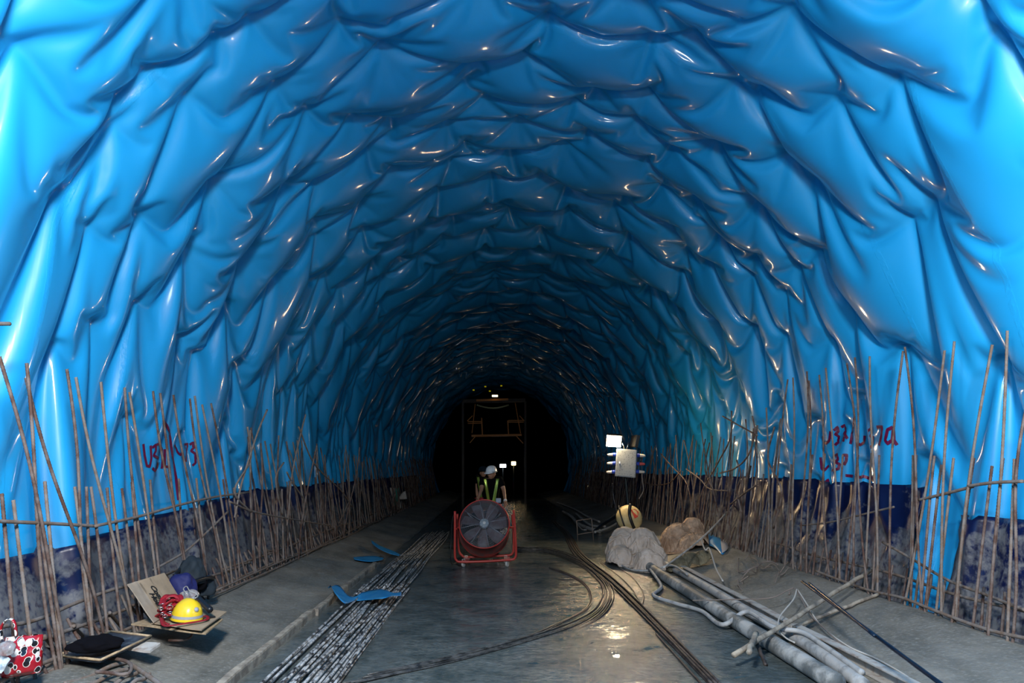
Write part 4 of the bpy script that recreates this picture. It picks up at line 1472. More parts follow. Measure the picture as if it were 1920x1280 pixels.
# mud clods
rk = random.Random(4)
def clod(p, s, seed, mat, label, group):
    bm = bmesh.new()
    bmesh.ops.create_icosphere(bm, subdivisions=3, radius=s)
    for v in bm.verts:
        v.co *= 1 + 0.35 * noise.noise(v.co / s * 1.2 + Vector((seed, 0, 0)))
        v.co.z *= 0.6
        v.co += Vector(p)
    for f in bm.faces: f.smooth = True
    tag(obj('mud_clod', bm, mat), label, 'clod', group)
for i in range(10):
    p = gpt(705 + rk.uniform(0, 55), 1052 + rk.uniform(-8, 14), 0.01)
    clod(p, rk.uniform(0.03, 0.07), i, M_gantry, 'dark mud clod between the further plank and the floor rebars', 'mud clods beside the further plank')

# ------------------------------------------------------------------ the fan on its wheeled cart
FX = at_z(910, 1061, 0.0)
FY = FX.y
fan = empty('drum_fan', (FX.x, FY, 0.0), 'large red drum fan with wire grille on a wheeled tube cart, pushed by the worker', 'fan')


def fp(px, py, dy=0.0):
    return at_y(px, py, FY + dy)


def cart_u(dy, pxs, mat, name):
    c = [fp(x, y, dy) for x, y in pxs]
    o = tube_obj(name, spline(c, 70), 0.021, mat, 12, fan)
    return o


cart_u(-0.16, [(853, 958), (853, 1000), (853, 1040), (856, 1050), (865, 1053), (910, 1052), (956, 1049), (965, 1046), (967.5, 1035), (966, 1000), (963, 956)], M_redpaint, 'front_frame')
cart_u(0.42, [(857.5, 963), (858, 1000), (860, 1030), (866, 1041), (875, 1044), (910, 1043), (950, 1041), (960, 1038), (963, 1028), (963, 1000), (961, 964)], M_redpaint, 'rear_frame')
for sx, (xa, xb) in (('l', (873, 877)), ('r', (952, 950))):
    bm = bmesh.new()
    a, b = fp(xa, 1052, -0.16), fp(xb, 1043, 0.42)
    add_box(bm, (a + b) / 2, (0.11, (b - a).length, 0.012), Matrix.Rotation(math.atan2((b - a).x * -1, (b - a).y), 3, 'Z'), 0.003)
    obj('cross_plate', bm, M_wornpaint, fan)
for (px, dy) in ((869, -0.10), (951, -0.10), (874, 0.38), (948, 0.38)):
    c = fp(px, 1061, dy)
    c.z = 0.055
    w = empty('caster', (c.x - fan.location.x, c.y - FY, c.z))
    w.parent = fan
    bm = bmesh.new()
    MW = Matrix.Translation(c) @ Matrix.Rotation(PI / 2, 4, 'Y') @ Matrix.Rotation(0.5, 4, 'X')
    add_disc_lathe(bm, [(0, -0.016), (0.035, -0.016), (0.052, -0.016), (0.055, -0.01), (0.055, 0.01), (0.052, 0.016), (0.035, 0.016), (0, 0.016)], MW, 24)
    obj('wheel', bm, M_caster, w)
    bm = bmesh.new()
    top = 0.135
    for s in (-1, 1):
        add_box(bm, c + Vector((s * 0.024, 0, 0.035)), (0.005, 0.04, 0.09))
    add_box(bm, (c.x, c.y, c.z + 0.078), (0.055, 0.05, 0.008))
    obj('fork', bm, M_metal, w)
# drum: axis tips up towards the camera
tilt = math.radians(25)
axis = Vector((0.02, -math.cos(tilt), math.sin(tilt))).normalized()
fc_ = fp(908, 981, 0.0)
R_ = 0.447
MD = Matrix.Translation(fc_) @ axis.to_track_quat('Z', 'Y').to_matrix().to_4x4()
bm = bmesh.new()
add_disc_lathe(bm, [(R_ - 0.008, 0.0), (R_ + 0.004, 0.0), (R_ + 0.004, -0.03), (R_ - 0.004, -0.06), (R_ - 0.004, -0.42), (R_ + 0.008, -0.43), (R_ + 0.008, -0.455), (R_ - 0.014, -0.455), (R_ - 0.014, -0.02), (R_ - 0.008, 0.0)], MD, 72)
dr = obj('drum', bm, M_drum, fan)
bm = bmesh.new()
add_tube(bm, [MD @ Vector((math.cos(a) * R_, math.sin(a) * R_, 0.0)) for a in [2 * PI * k / 72 for k in range(73)]], 0.011, 8, False)
add_tube(bm, [MD @ Vector((math.cos(a) * R_, math.sin(a) * R_, -0.45)) for a in [2 * PI * k / 72 for k in range(73)]], 0.013, 8, False)
obj('rim', bm, M_redpaint, fan)
bm = bmesh.new()
for k in range(17):
    rr = 0.08 + 0.0215 * k
    add_tube(bm, [MD @ Vector((math.cos(a) * rr, math.sin(a) * rr, 0.012 - 0.03 * (rr / R_) ** 2 + 0.015)) for a in [2 * PI * j / 48 for j in range(49)]], 0.0022, 4, False)
for k in range(8):
    a = 2 * PI * k / 8 + 0.2
    add_tube(bm, [MD @ Vector((math.cos(a) * t, math.sin(a) * t, 0.03 - 0.03 * (t / R_) ** 2)) for t in (0.06, 0.2, 0.33, R_)], 0.004, 6)
obj('grille', bm, M_grille, fan)
bm = bmesh.new()
add_disc_lathe(bm, [(0, 0.04), (0.03, 0.04), (0.035, 0.03), (0.075, 0.03), (0.085, 0.02), (0.085, -0.12), (0, -0.13)], MD, 32)
hb = obj('hub', bm, M_hub, fan)
bm = bmesh.new()
add_disc_lathe(bm, [(0, 0.052), (0.014, 0.05), (0.017, 0.042), (0.026, 0.042), (0.028, 0.036)], MD, 20)
obj('hub_cap', bm, M_white, hb)
for k in range(7):
    bm = bmesh.new()
    a0_ = 2 * PI * k / 7 + 0.1
    rows = []
    for i in range(7):
        t = i / 6
        rr = 0.075 + (R_ - 0.04 - 0.075) * t
        wdt = 0.05 + 0.055 * math.sin(t * 2.2)
        tw = math.radians(38 - 16 * t)
        row = []
        for j in range(5):
            s = (j / 4 - 0.5) * 2
            lat = s * wdt * math.cos(tw) + 0.03 * t * t
            h = -0.10 + s * wdt * math.sin(tw) * 0.8 + 0.012 * (1 - s * s)
            p = Vector((math.cos(a0_) * rr - math.sin(a0_) * lat, math.sin(a0_) * rr + math.cos(a0_) * lat, h))
            row.append(bm.verts.new(MD @ p))
        rows.append(row)
    for i in range(6):
        for j in range(4):
            f = bm.faces.new((rows[i][j], rows[i][j + 1], rows[i + 1][j + 1], rows[i + 1][j])); f.smooth = True
    r_ = bmesh.ops.solidify(bm, geom=list(bm.faces), thickness=0.006)
    obj('blade', bm, M_blade, fan)
# motor and rear struts
bm = bmesh.new(); add_disc_lathe(bm, [(0, -0.15), (0.10, -0.15), (0.11, -0.17), (0.11, -0.36), (0.08, -0.40), (0, -0.40)], MD, 24); obj('motor', bm, M_hub, fan)
for k in range(4):
    a = PI / 4 + PI / 2 * k
    tube_obj('motor_strut', [MD @ Vector((math.cos(a) * 0.09, math.sin(a) * 0.09, -0.3)), MD @ Vector((math.cos(a) * (R_ - 0.01), math.sin(a) * (R_ - 0.01), -0.3))], 0.012, M_hub, 6, fan)
# pivots joining drum and frame
for s, px in ((-1, 857), (1, 963)):
    a = MD @ Vector((0, 0, -0.2))
    a = a + Vector((s * (R_ - 0.005), 0, 0))
    e_ = fp(px, 990, 0.12)
    e_.z = a.z; e_.y = a.y
    tube_obj('pivot', [a, e_], 0.018, M_redpaint, 10, fan)
    tube_obj('side_post', [Vector((e_.x, FY + 0.42, e_.z)), Vector((e_.x, FY - 0.16, e_.z))], 0.015, M_redpaint, 8, fan)
bar('power_cable', [fp(853, 960, -0.1), fp(848, 975, -0.1), fp(846, 1010, -0.1), fp(845, 1045, -0.1)] + [gpt(848, 1058, 0.01), gpt(862, 1052, 0.01)], 0.007, M_blackp,
    'thin black cable hanging down the left side of the fan cart', 'cable', n=50)
# ------------------------------------------------------------------ people
def skinned(name, pts, edges, radii, root=0, sub=2):
    me = bpy.data.meshes.new(name)
    me.from_pydata([tuple(p) for p in pts], edges, [])
    o = bpy.data.objects.new(name, me)
    C.objects.link(o)
    m = o.modifiers.new('skin', 'SKIN')
    m.use_smooth_shade = True
    sv = me.skin_vertices[0].data
    for i, r in enumerate(radii):
        sv[i].radius = r if isinstance(r, tuple) else (r, r)
        sv[i].use_root = (i == root)
    m = o.modifiers.new('sub', 'SUBSURF'); m.levels = sub; m.render_levels = sub
    dg = bpy.context.evaluated_depsgraph_get()
    dg.update()
    ev = o.evaluated_get(dg)
    nm = bpy.data.meshes.new_from_object(ev)
    bpy.data.objects.remove(o)
    bm = bmesh.new()
    bm.from_mesh(nm)
    bpy.data.meshes.remove(nm)
    for f in bm.faces: f.smooth = True
    return bm


def merge(bm, other):
    t = bpy.data.meshes.new('t')
    other.to_mesh(t)
    other.free()
    bm.from_mesh(t)
    bpy.data.meshes.remove(t)


def head_bm(M):
    """head with brow, nose, mouth, chin, ears and eyes; local: face to -Y, Z up, centre of skull at 0, about 0.23 tall"""
    bm = bmesh.new()
    bmesh.ops.create_uvsphere(bm, u_segments=40, v_segments=32, radius=1.0)
    for v in bm.verts:
        x, y, z = v.co
        sx = 0.074 * (1 - 0.22 * max(0, -z) ** 1.5)
        sy = 0.094 * (1 - 0.10 * max(0, -z))
        sz = 0.115
        X, Y, Z = x * sx, y * sy, z * sz
        if y < 0:
            f = -y
            Y -= 0.026 * math.exp(-(x / 0.17) ** 2 - ((z + 0.10) / 0.20) ** 2) * f          # nose
            Y -= 0.010 * math.exp(-(x / 0.45) ** 2 - ((z + 0.80) / 0.16) ** 2)                # chin
            Y += 0.010 * (math.exp(-((x - 0.38) / 0.16) ** 2 - ((z - 0.08) / 0.10) ** 2) + math.exp(-((x + 0.38) / 0.16) ** 2 - ((z - 0.08) / 0.10) ** 2))
            Y -= 0.006 * math.exp(-(x / 0.6) ** 2 - ((z - 0.24) / 0.10) ** 2)                 # brow
            Y -= 0.007 * math.exp(-(x / 0.28) ** 2 - ((z + 0.42) / 0.06) ** 2)                # upper lip
            Y -= 0.006 * math.exp(-(x / 0.26) ** 2 - ((z + 0.56) / 0.05) ** 2)                # lower lip
            Y += 0.004 * math.exp(-(x / 0.30) ** 2 - ((z + 0.49) / 0.025) ** 2)
        v.co = Vector((X, Y, Z))
    for s in (-1, 1):                                                                          # ears
        r = bmesh.ops.create_uvsphere(bm, u_segments=12, v_segments=10, radius=1.0)
        for v in r['verts']:
            v.co = Vector((s * (0.076 + 0.010 * v.co.x * s + 0.004), 0.012 + 0.018 * v.co.y, -0.012 + 0.031 * v.co.z))
    for v in bm.verts:
        v.co = M @ v.co
    for f in bm.faces: f.smooth = True
    return bm


def build_person(name, label, base, face_yaw, face_pitch, hands, elbows, shoulders, helmet_mat, strap_mat, stance, cup):
    x0, y0 = base
    root = empty(name, (x0, y0, 0), label, 'person')
    P = lambda x, y, z: Vector((x0 + x, y0 + y, z))
    sl, sr = [Vector(s) for s in shoulders]
    el, er = [Vector(s) for s in elbows]
    hl, hr = [Vector(s) for s in hands]
    neck = P(0.0, -0.02, 1.47)
    hc = P(0.0, -0.06, 1.60)
    # skeleton: pelvis root
    pts = [P(0, 0.05, 0.95), P(0, 0.03, 1.12), P(0, 0.0, 1.30), P(0, -0.01, 1.40), neck, P(0, -0.035, 1.54),
           sl, el, hl, sr, er, hr,
           P(-0.09, 0.05, 0.90), P(-0.11, stance[0] * 0.5 + 0.0, 0.50), P(-0.11, stance[0], 0.09), P(-0.11, stance[0] - 0.15, 0.05),
           P(0.09, 0.05, 0.90), P(0.11, stance[1] * 0.5 + 0.0, 0.50), P(0.11, stance[1], 0.09), P(0.12, stance[1] - 0.15, 0.05)]
    E = [(0, 1), (1, 2), (2, 3), (3, 4), (4, 5), (3, 6), (6, 7), (7, 8), (3, 9), (9, 10), (10, 11), (0, 12), (12, 13), (13, 14), (14, 15), (0, 16), (16, 17), (17, 18), (18, 19)]
    Rr = [(0.15, 0.11), (0.135, 0.10), (0.16, 0.11), (0.13, 0.095), 0.055, 0.052, 0.058, 0.042, 0.026, 0.058, 0.042, 0.026,
          0.085, 0.056, 0.042, 0.036, 0.085, 0.056, 0.042, 0.036]
    bm = skinned('body', pts, E, Rr)
    MH = Matrix.Translation(hc) @ Matrix.Rotation(face_yaw, 4, 'Z') @ Matrix.Rotation(face_pitch, 4, 'X')
    merge(bm, head_bm(MH))
    # hands: palm and five fingers each
    for h, e, s in ((hl, el, -1), (hr, er, 1)):
        d = (h - e).normalized()
        fw = Vector((0, -1, 0)); fw = (fw - d * fw.dot(d)).normalized()
        sd = d.cross(fw) * 1.0
        if sd.x * s < 0: sd = -sd
        bm2 = bmesh.new()
        add_tube(bm2, [h - d * 0.01, h + d * 0.03, h + d * 0.075, h + d * 0.09], [0.026, 0.036, 0.038, 0.026], 12, True, 0.5)
        merge(bm, bm2)
        for k, ln in enumerate((0.062, 0.074, 0.07, 0.056)):
            o0 = h + d * 0.08 + fw * (0.027 - 0.018 * k)
            cv = cup
            a = o0 + d * ln * 0.45 - sd * cv * 0.006
            b = a + (d * 0.55 - sd * cv * 0.8).normalized() * ln * 0.32
            c = b + (d * 0.1 - sd * cv).normalized() * ln * 0.26
            bm2 = bmesh.new(); add_tube(bm2, [o0, a, b, c], [0.0095, 0.009, 0.008, 0.006], 8); merge(bm, bm2)
        t0 = h + d * 0.03 + fw * 0.028
        bm2 = bmesh.new(); add_tube(bm2, [t0, t0 + fw * 0.022 + d * 0.018, t0 + fw * 0.028 + d * 0.045 - sd * 0.008, t0 + fw * 0.022 + d * 0.062 - sd * 0.018], [0.012, 0.011, 0.0095, 0.007], 8)
        merge(bm, bm2)
    obj('body', bm, M_skin, root)
    # shirt: torso and sleeves a little wider than the body
    sp = [P(0, 0.05, 0.90), P(0, 0.03, 1.12), P(0, 0.0, 1.30), P(0, -0.01, 1.41), P(0, -0.015, 1.455), sl, sl.lerp(el, 0.78), sr, sr.lerp(er, 0.78)]
    bm = skinned('shirt', sp, [(0, 1), (1, 2), (2, 3), (3, 4), (3, 5), (5, 6), (3, 7), (7, 8)],
                 [(0.185, 0.14), (0.165, 0.128), (0.19, 0.135), (0.155, 0.115), 0.068, 0.078, 0.066, 0.078, 0.066])
    obj('shirt', bm, M_shirt, root)
    tp = [P(0, 0.05, 1.0), P(0, 0.05, 0.93), P(-0.09, 0.05, 0.86), pts[13], pts[14] + Vector((0, 0, 0.01)), P(0.09, 0.05, 0.86), pts[17], pts[18] + Vector((0, 0, 0.01))]
    bm = skinned('trousers', tp, [(0, 1), (1, 2), (2, 3), (3, 4), (1, 5), (5, 6), (6, 7)], [(0.175, 0.13), (0.175, 0.13), 0.10, 0.075, 0.065, 0.10, 0.075, 0.065])
    obj('trousers', bm, M_trouser, root)
    for k in (14, 18):
        bm = bmesh.new()
        p = pts[k]
        add_tube(bm, [Vector((p.x, p.y + 0.06, 0.05)), Vector((p.x, p.y, 0.055)), Vector((p.x, p.y - 0.1, 0.045)), Vector((p.x, p.y - 0.19, 0.035)), Vector((p.x, p.y - 0.21, 0.03))],
                 [0.035, 0.05, 0.05, 0.045, 0.02], 12, True, 0.9)
        obj('boot', bm, M_blackp, root)
    # helmet with peak
    MHh = MH @ Matrix.Translation((0, 0.008, 0.035)) @ Matrix.Rotation(math.radians(-4), 4, 'X')
    bm = bmesh.new()
    prof = [(0.0, 0.125), (0.03, 0.122), (0.06, 0.112), (0.085, 0.09), (0.102, 0.055), (0.109, 0.02), (0.112, 0.0), (0.120, -0.004), (0.118, -0.010), (0.106, -0.004), (0.10, 0.03), (0.08, 0.08), (0, 0.112)]
    add_disc_lathe(bm, prof, Matrix.Identity(4), 40)
    for v in bm.verts:
        v.co.y *= 1.18
        v.co.x *= 0.95
        if v.co.z < 0.004 and v.co.y < -0.06:
            k = min(1, (-v.co.y - 0.06) / 0.06)
            v.co.y -= 0.045 * k * (1 if math.hypot(v.co.x, v.co.y) > 0.112 else 0.2)
            v.co.z -= 0.010 * k
    for v in bm.verts: v.co = MHh @ v.co
    hel = obj('helmet', bm, helmet_mat, root)
    bm = bmesh.new()
    add_tube(bm, [MHh @ Vector((math.cos(a) * 0.111 * 0.95, math.sin(a) * 0.111 * 1.18, 0.004)) for a in [2 * PI * k / 40 for k in range(41)]], 0.006, 6, False)
    obj('helmet_band', bm, M_black, hel)
    # hair at the nape
    bm = bmesh.new()
    bmesh.ops.create_uvsphere(bm, u_segments=20, v_segments=14, radius=1)
    for v in bm.verts: v.co = MH @ Vector((v.co.x * 0.077, v.co.y * 0.075 + 0.028, v.co.z * 0.07 + 0.02))
    obj('hair', bm, M_hair, root)
    # braces of the vest: follow the chest from shoulder to belt
    shirt = [c for c in root.children if c.name.startswith('shirt')][0]
    bvs = BVHTree.FromPolygons([tuple(v.co + root.location) for v in shirt.data.vertices], [tuple(p.vertices) for p in shirt.data.polygons])
    for s in (-1, 1):
        bm = bmesh.new()
        prev = None
        for i in range(16):
            t = i / 15
            z = 1.50 - 0.50 * t
            xc = x0 + s * (0.125 - 0.085 * t)
            row = []
            for j in range(4):
                xx = xc + (j / 3 - 0.5) * 0.062
                hit = bvs.ray_cast(Vector((xx, y0 - 1, z)), Vector((0, 1, 0)))
                yy = hit[0].y if hit[0] else y0 - 0.05
                row.append(Vector((xx, yy - 0.008, z)))
            row = [bm.verts.new(p) for p in row]
            if prev:
                for j in range(3):
                    f = bm.faces.new((prev[j], row[j], row[j + 1], prev[j + 1])); f.smooth = True
            prev = row
        bmesh.ops.solidify(bm, geom=list(bm.faces), thickness=0.003)
        obj('reflective_strap', bm, strap_mat, root)
    bm = bmesh.new()
    add_tube(bm, [P(0.19 * math.cos(a), 0.04 + 0.148 * math.sin(a), 0.99) for a in [2 * PI * k / 32 for k in range(33)]], 0.02, 8, False, 1.0)
    obj('belt', bm, M_red, root)
    return root


WY = FY + 1.35


def wp(px, py, dy=0.0):
    return at_y(px, py, WY + dy)


wb = wp(921, 950)
worker = build_person('person', 'person in white helmet, black shirt and lime straps, both arms down behind the red fan', (wb.x, WY),
                      math.radians(-38), math.radians(12),
                      (wp(896, 936, -0.45), wp(947.5, 940, -0.35)), (wp(903, 916, -0.12), wp(944.5, 918, -0.08)), (wp(905, 899), wp(938, 899)),
                      M_white, M_hivis, (0.1, 0.35), 0.9)
bm = bmesh.new()
add_box(bm, wp(934.5, 938, -0.16), (0.10, 0.05, 0.09), None, 0.012)
obj('pouch', bm, M_pouch, worker)
bm = bmesh.new()
h_, e_ = wp(947.5, 940, -0.35), wp(944.5, 918, -0.08)
d_ = (h_ - e_).normalized()
add_tube(bm, [h_ - d_ * 0.04, h_ - d_ * 0.015], 0.034, 14)
obj('wristband', bm, M_white, worker)
WY2 = WY + 3.0
w2 = at_y(906, 900, WY2)
build_person('person', 'person half hidden in the dark behind the one in the white helmet', (w2.x, WY2),
             math.radians(30), 0.0, (at_y(894, 930, WY2 - 0.1), at_y(922, 930, WY2 - 0.1)), (at_y(894, 912, WY2), at_y(922, 912, WY2)),
             (at_y(896, 893, WY2), at_y(918, 893, WY2)), M_blackp, M_hivis, (0.0, 0.0), 0.4)

# ------------------------------------------------------------------ far end: formwork gantry and lamps
GYY = 32.0


def gp(px, py, dy=0.0):
    return at_y(px, py, GYY + dy)


def beam(name, a, b, s, mat, parent, lab=None):
    bm = bmesh.new()
    a, b = Vector(a), Vector(b)
    d = b - a
    M = d.to_track_quat('Z', 'Y').to_matrix()
    add_box(bm, (a + b) / 2, (s, s, d.length), M, 0.006)
    o = obj(name, bm, mat, parent)
    if lab: o['label'] = lab
    return o


gan = empty('formwork_gantry', (0.2, GYY, 0), 'dark formwork gantry with orange rails at the far end of the tunnel', 'gantry')
for px in (868, 985):
    beam('leg', gp(px, 955), gp(px, 752), 0.10, M_gantry, gan)
    beam('leg', gp(px, 950, 5), gp(px, 752, 5), 0.10, M_gantry, gan)
beam('cross_beam', gp(884, 817), gp(978, 815), 0.10, M_orange, gan, 'dim orange bottom beam')
beam('cross_beam', gp(868, 752), gp(985, 750), 0.16, M_gantry, gan)
beam('deck_board', gp(893, 750.5, -0.2), gp(953, 748.5, -0.2), 0.10, M_orange, gan, 'orange edge under the lamp')
for pts_ in (((903, 783), (904.5, 815)), ((952, 788), (953.5, 814))):
    beam('post', gp(*pts_[0]), gp(*pts_[1]), 0.055, M_orange, gan, 'orange post')
for pts_ in (((877, 790), (903, 790)), ((877, 793.5), (903, 793)), ((953, 788), (982, 788)), ((953, 791), (982, 791))):
    beam('rail', gp(*pts_[0]), gp(*pts_[1]), 0.045, M_orange, gan, 'orange rail')
for pts_ in (((876, 789), (886, 779)), ((974, 779), (983, 789)), ((891, 757), (885, 812)), ((966, 755), (976, 812)), ((892, 817), (881, 830)), ((968, 817), (981, 831))):
    beam('brace', gp(*pts_[0]), gp(*pts_[1]), 0.04, M_orange, gan, 'orange brace')
bm = bmesh.new()
add_tube(bm, [gp(894 + 60 * t, 760 + 6.0 * math.sin(PI * t) - 1, -0.1) for t in [k / 14 for k in range(15)]], 0.035, 8)
M_pale = mk('pale_duct', (0.45, 0.5, 0.3), 0.5)
o = obj('hanging_hose', bm, M_pale, gan)
o['label'] = 'pale hose sagging below the deck'
for px, py in ((888, 731), (910, 724.5), (918.5, 733), (940, 723)):
    bm = bmesh.new()
    add_box(bm, gp(px, py, 0.4), (0.09, 0.03, 0.06), None, 0.01)
    tag(obj('yellow_marker', bm, mk('yellow_marker_%d' % px, (0.8, 0.7, 0.02), 0.5, emit=(0.8, 0.65, 0.0), estr=0.25)), 'tiny yellow marker with an added glow above the gantry lamp', 'marker', 'yellow markers above the gantry')  # glint put into the material as faint emission; the markers are no lamps


def bulb_lamp(px, py, y, w, h, col, strength, label, power=None):
    c = at_y(px, py, y)
    r = empty('work_lamp', tuple(c), label, 'lamp')
    bm = bmesh.new(); add_box(bm, c + Vector((0, 0.06, 0)), (w * 1.25, 0.08, h * 1.25), None, 0.012); obj('housing', bm, M_lampbody, r)
    bm = bmesh.new(); add_box(bm, c, (w, 0.03, h), None, 0.01)
    o = obj('lamp_glass', bm, mk('lit_glass_%d' % px, (1, 1, 1), 0.3, emit=col, estr=strength), r)
    return r


bulb_lamp(928, 742, GYY - 0.35, 0.26, 0.09, (1, 0.8, 0.5), 4, 'warm lamp mounted at the top of the dark formwork gantry')
l1 = bulb_lamp(943, 873, 38, 0.33, 0.17, (0.85, 0.88, 1.0), 14, 'cold white work lamp just right of the white helmet, at the far end')
l2 = bulb_lamp(963, 868.5, 40, 0.24, 0.20, (1.0, 0.72, 0.35), 22, 'warm yellow work lamp far away, rightmost of the two beside the white helmet')
for l, c in ((l1, None), (l2, None)):
    p = Vector(l.location)
    tube_obj('stand', [p + Vector((0, 0.06, -0.05)), Vector((p.x, p.y + 0.06, 0.0))], 0.03, M_stand, 8, l)

# sacks hung on the far left-hand rebars
SY = 25.0
def panel(name, px, y, mat, parent=None, bulge=0.05, seed=0, label=None):
    """soft cloth panel over a pixel quad: tl, tr, br, bl"""
    q = [at_y(a, b, y) for a, b in px]
    rows = []
    for i in range(13):
        u = i / 12
        row = []
        for j in range(13):
            v = j / 12
            p = (q[0] * (1 - v) + q[1] * v) * (1 - u) + (q[3] * (1 - v) + q[2] * v) * u
            p = p + Vector((0, -bulge * math.sin(PI * u) * math.sin(PI * v) + 0.03 * noise.noise(Vector((u * 4, v * 4, seed))), 0))
            row.append(tuple(p - (parent.location if parent else Vector((0, 0, 0)))))
        rows.append(row)
    o = link(name, grid_mesh(name, np.array(rows)), mat, parent)
    md = o.modifiers.new('thick', 'SOLIDIFY'); md.thickness = 0.02
    if label: o['label'] = label
    return o


sk_ = empty('hanging_sack', tuple(at_y(740, 930, SY)), 'white and green sack hanging on the dim far left-hand rebars', 'sack')
panel('sack_front', [(731, 914), (742, 915), (742, 932), (735, 930)], SY, M_sack, sk_, seed=1)
panel('green_stripe', [(741, 915), (748, 915), (745, 950), (741, 945)], SY - 0.01, M_green, sk_, seed=2, label='green stripe')
tag(panel('white_bag', [(756, 922), (760, 921), (763, 935), (746, 936)], SY - 0.1, M_sack, seed=3), 'crumpled white bag sticking out to the right of the green and white sack', 'bag')
tag(panel('white_bag', [(746, 938), (750, 939), (752, 952), (745, 949)], SY - 0.1, M_sack, seed=4), 'small white bag hanging just below the crumpled white one', 'bag')
# ------------------------------------------------------------------ things on the left shoulder
def quad_panel(name, q, th, mat, parent=None, label=None, n=10, warp=0.006, seed=0, m2=None):
    """board between four corners q (tl, tr, br, bl), thickness th along its normal"""
    q = [Vector(a) for a in q]
    nrm = (q[1] - q[0]).cross(q[3] - q[0]).normalized()
    if nrm.z < 0: nrm = -nrm
    bm = bmesh.new()
    G = []
    for i in range(n + 1):
        row = []
        for j in range(n + 1):
            u, v = i / n, j / n
            p = (q[0] * (1 - v) + q[1] * v) * (1 - u) + (q[3] * (1 - v) + q[2] * v) * u
            row.append(bm.verts.new(p + nrm * warp * noise.noise(Vector((u * 2, v * 2, seed)))))
        G.append(row)
    for i in range(n):
        for j in range(n):
            bm.faces.new((G[i][j], G[i][j + 1], G[i + 1][j + 1], G[i + 1][j]))
    bmesh.ops.recalc_face_normals(bm, faces=bm.faces)
    bmesh.ops.solidify(bm, geom=list(bm.faces), thickness=th)
    o = obj(name, bm, mat, parent)
    if label and parent is None: o['label'] = label
    return o, nrm


# cardboard box opened out on a plywood sheet
ZP = 0.35
ply_q = [at_z(246, 1169, ZP), at_z(330, 1140, ZP), at_z(418, 1160, ZP - 0.01), at_z(386, 1187, ZP - 0.02)]
o, _n = quad_panel('plywood_sheet', ply_q, 0.012, M_ply)
tag(o, 'thin plywood sheet under the opened cardboard, sticking out from the left-hand rebars', 'plywood')
cb = empty('cardboard_box', tuple(at_z(285, 1166, ZP + 0.01)), 'opened-out brown cardboard box with its printed side standing against the left-hand rebars', 'cardboard box')
quad_panel('base_flap', [at_z(284, 1167, ZP + 0.016), at_z(340, 1136, ZP + 0.016), at_z(425, 1146, ZP + 0.03), at_z(378, 1180, ZP + 0.016)], 0.010, M_card, cb)
fl_q = [at_x(238, 1096, -3.30), at_x(307, 1074, -3.24), at_z(343, 1134, ZP + 0.02), at_z(288, 1168, ZP + 0.02)]


def sub(q, u0, v0, u1, v1):
    f = lambda u, v: (q[0] * (1 - v) + q[1] * v) * (1 - u) + (q[3] * (1 - v) + q[2] * v) * u
    return [f(u0, v0), f(u0, v1), f(u1, v1), f(u1, v0)]


for i, (a, b, m) in enumerate(((0, 0.245, M_card2), (0.25, 0.62, M_card), (0.625, 1.0, M_card))):
    o, nn = quad_panel('side_panel', sub(fl_q, 0, a, 1, b), 0.008, m, cb, seed=i)
nn = (fl_q[1] - fl_q[0]).cross(fl_q[3] - fl_q[0]).normalized()
if nn.y > 0: nn = -nn


def text_on(txt, origin, along, up, nrm, size, mat, parent, name='printed_text', font_scale=1.0, shear=0.0):
    cu = bpy.data.curves.new('t', 'FONT')
    cu.body = txt
    cu.size = size
    cu.extrude = 0.0008
    cu.offset = size * 0.02 * font_scale
    cu.shear = shear
    t = bpy.data.objects.new('t', cu)
    C.objects.link(t)
    bpy.context.view_layer.update()
    me = bpy.data.meshes.new_from_object(t.evaluated_get(bpy.context.evaluated_depsgraph_get()))
    bpy.data.objects.remove(t)
    along = along.normalized()
    up = (up - along * up.dot(along)).normalized()
    M = Matrix((along, up, along.cross(up))).transposed()
    off = Vector(origin) - Vector(parent.location)
    for v in me.vertices:
        v.co = M @ v.co + off
    me.materials.clear()
    me.materials.append(mat)
    return link(name, me, None, parent)


down = (fl_q[3] - fl_q[0]).normalized()
acr = (fl_q[1] - fl_q[0]).normalized()
hgt = (fl_q[3] - fl_q[0]).length
wid = (fl_q[1] - fl_q[0]).length
pf = lambda u, v: sub(fl_q, u, v, 1, 1)[0] + nn * 0.006
text_on('Congyo', pf(0.20, 0.46), down, acr, nn, 0.085, M_ink, cb, font_scale=1.6, shear=0.1)
text_on('Hon', pf(0.36, 0.33), down, acr, nn, 0.085, M_ink, cb, font_scale=1.6, shear=0.1)
for (u0, u1, v) in ((0.03, 0.36, 0.56), (0.06, 0.35, 0.27), (0.64, 0.88, 0.30)):
    a, b = pf(u0, v), pf(u1, v)
    bm = bmesh.new()
    for k in range(2):
        add_tube(bm, [a + acr * 0.012 * k, b + acr * 0.012 * k - down * 0.02 * k], 0.0028, 4)
    obj('printed_line', bm, M_ink, cb)
bm = bmesh.new(); add_box(bm, at_z(396, 1156, ZP + 0.034), (0.07, 0.05, 0.002), Matrix.Rotation(0.5, 3, 'Z')); obj('printed_mark', bm, M_ink, cb)

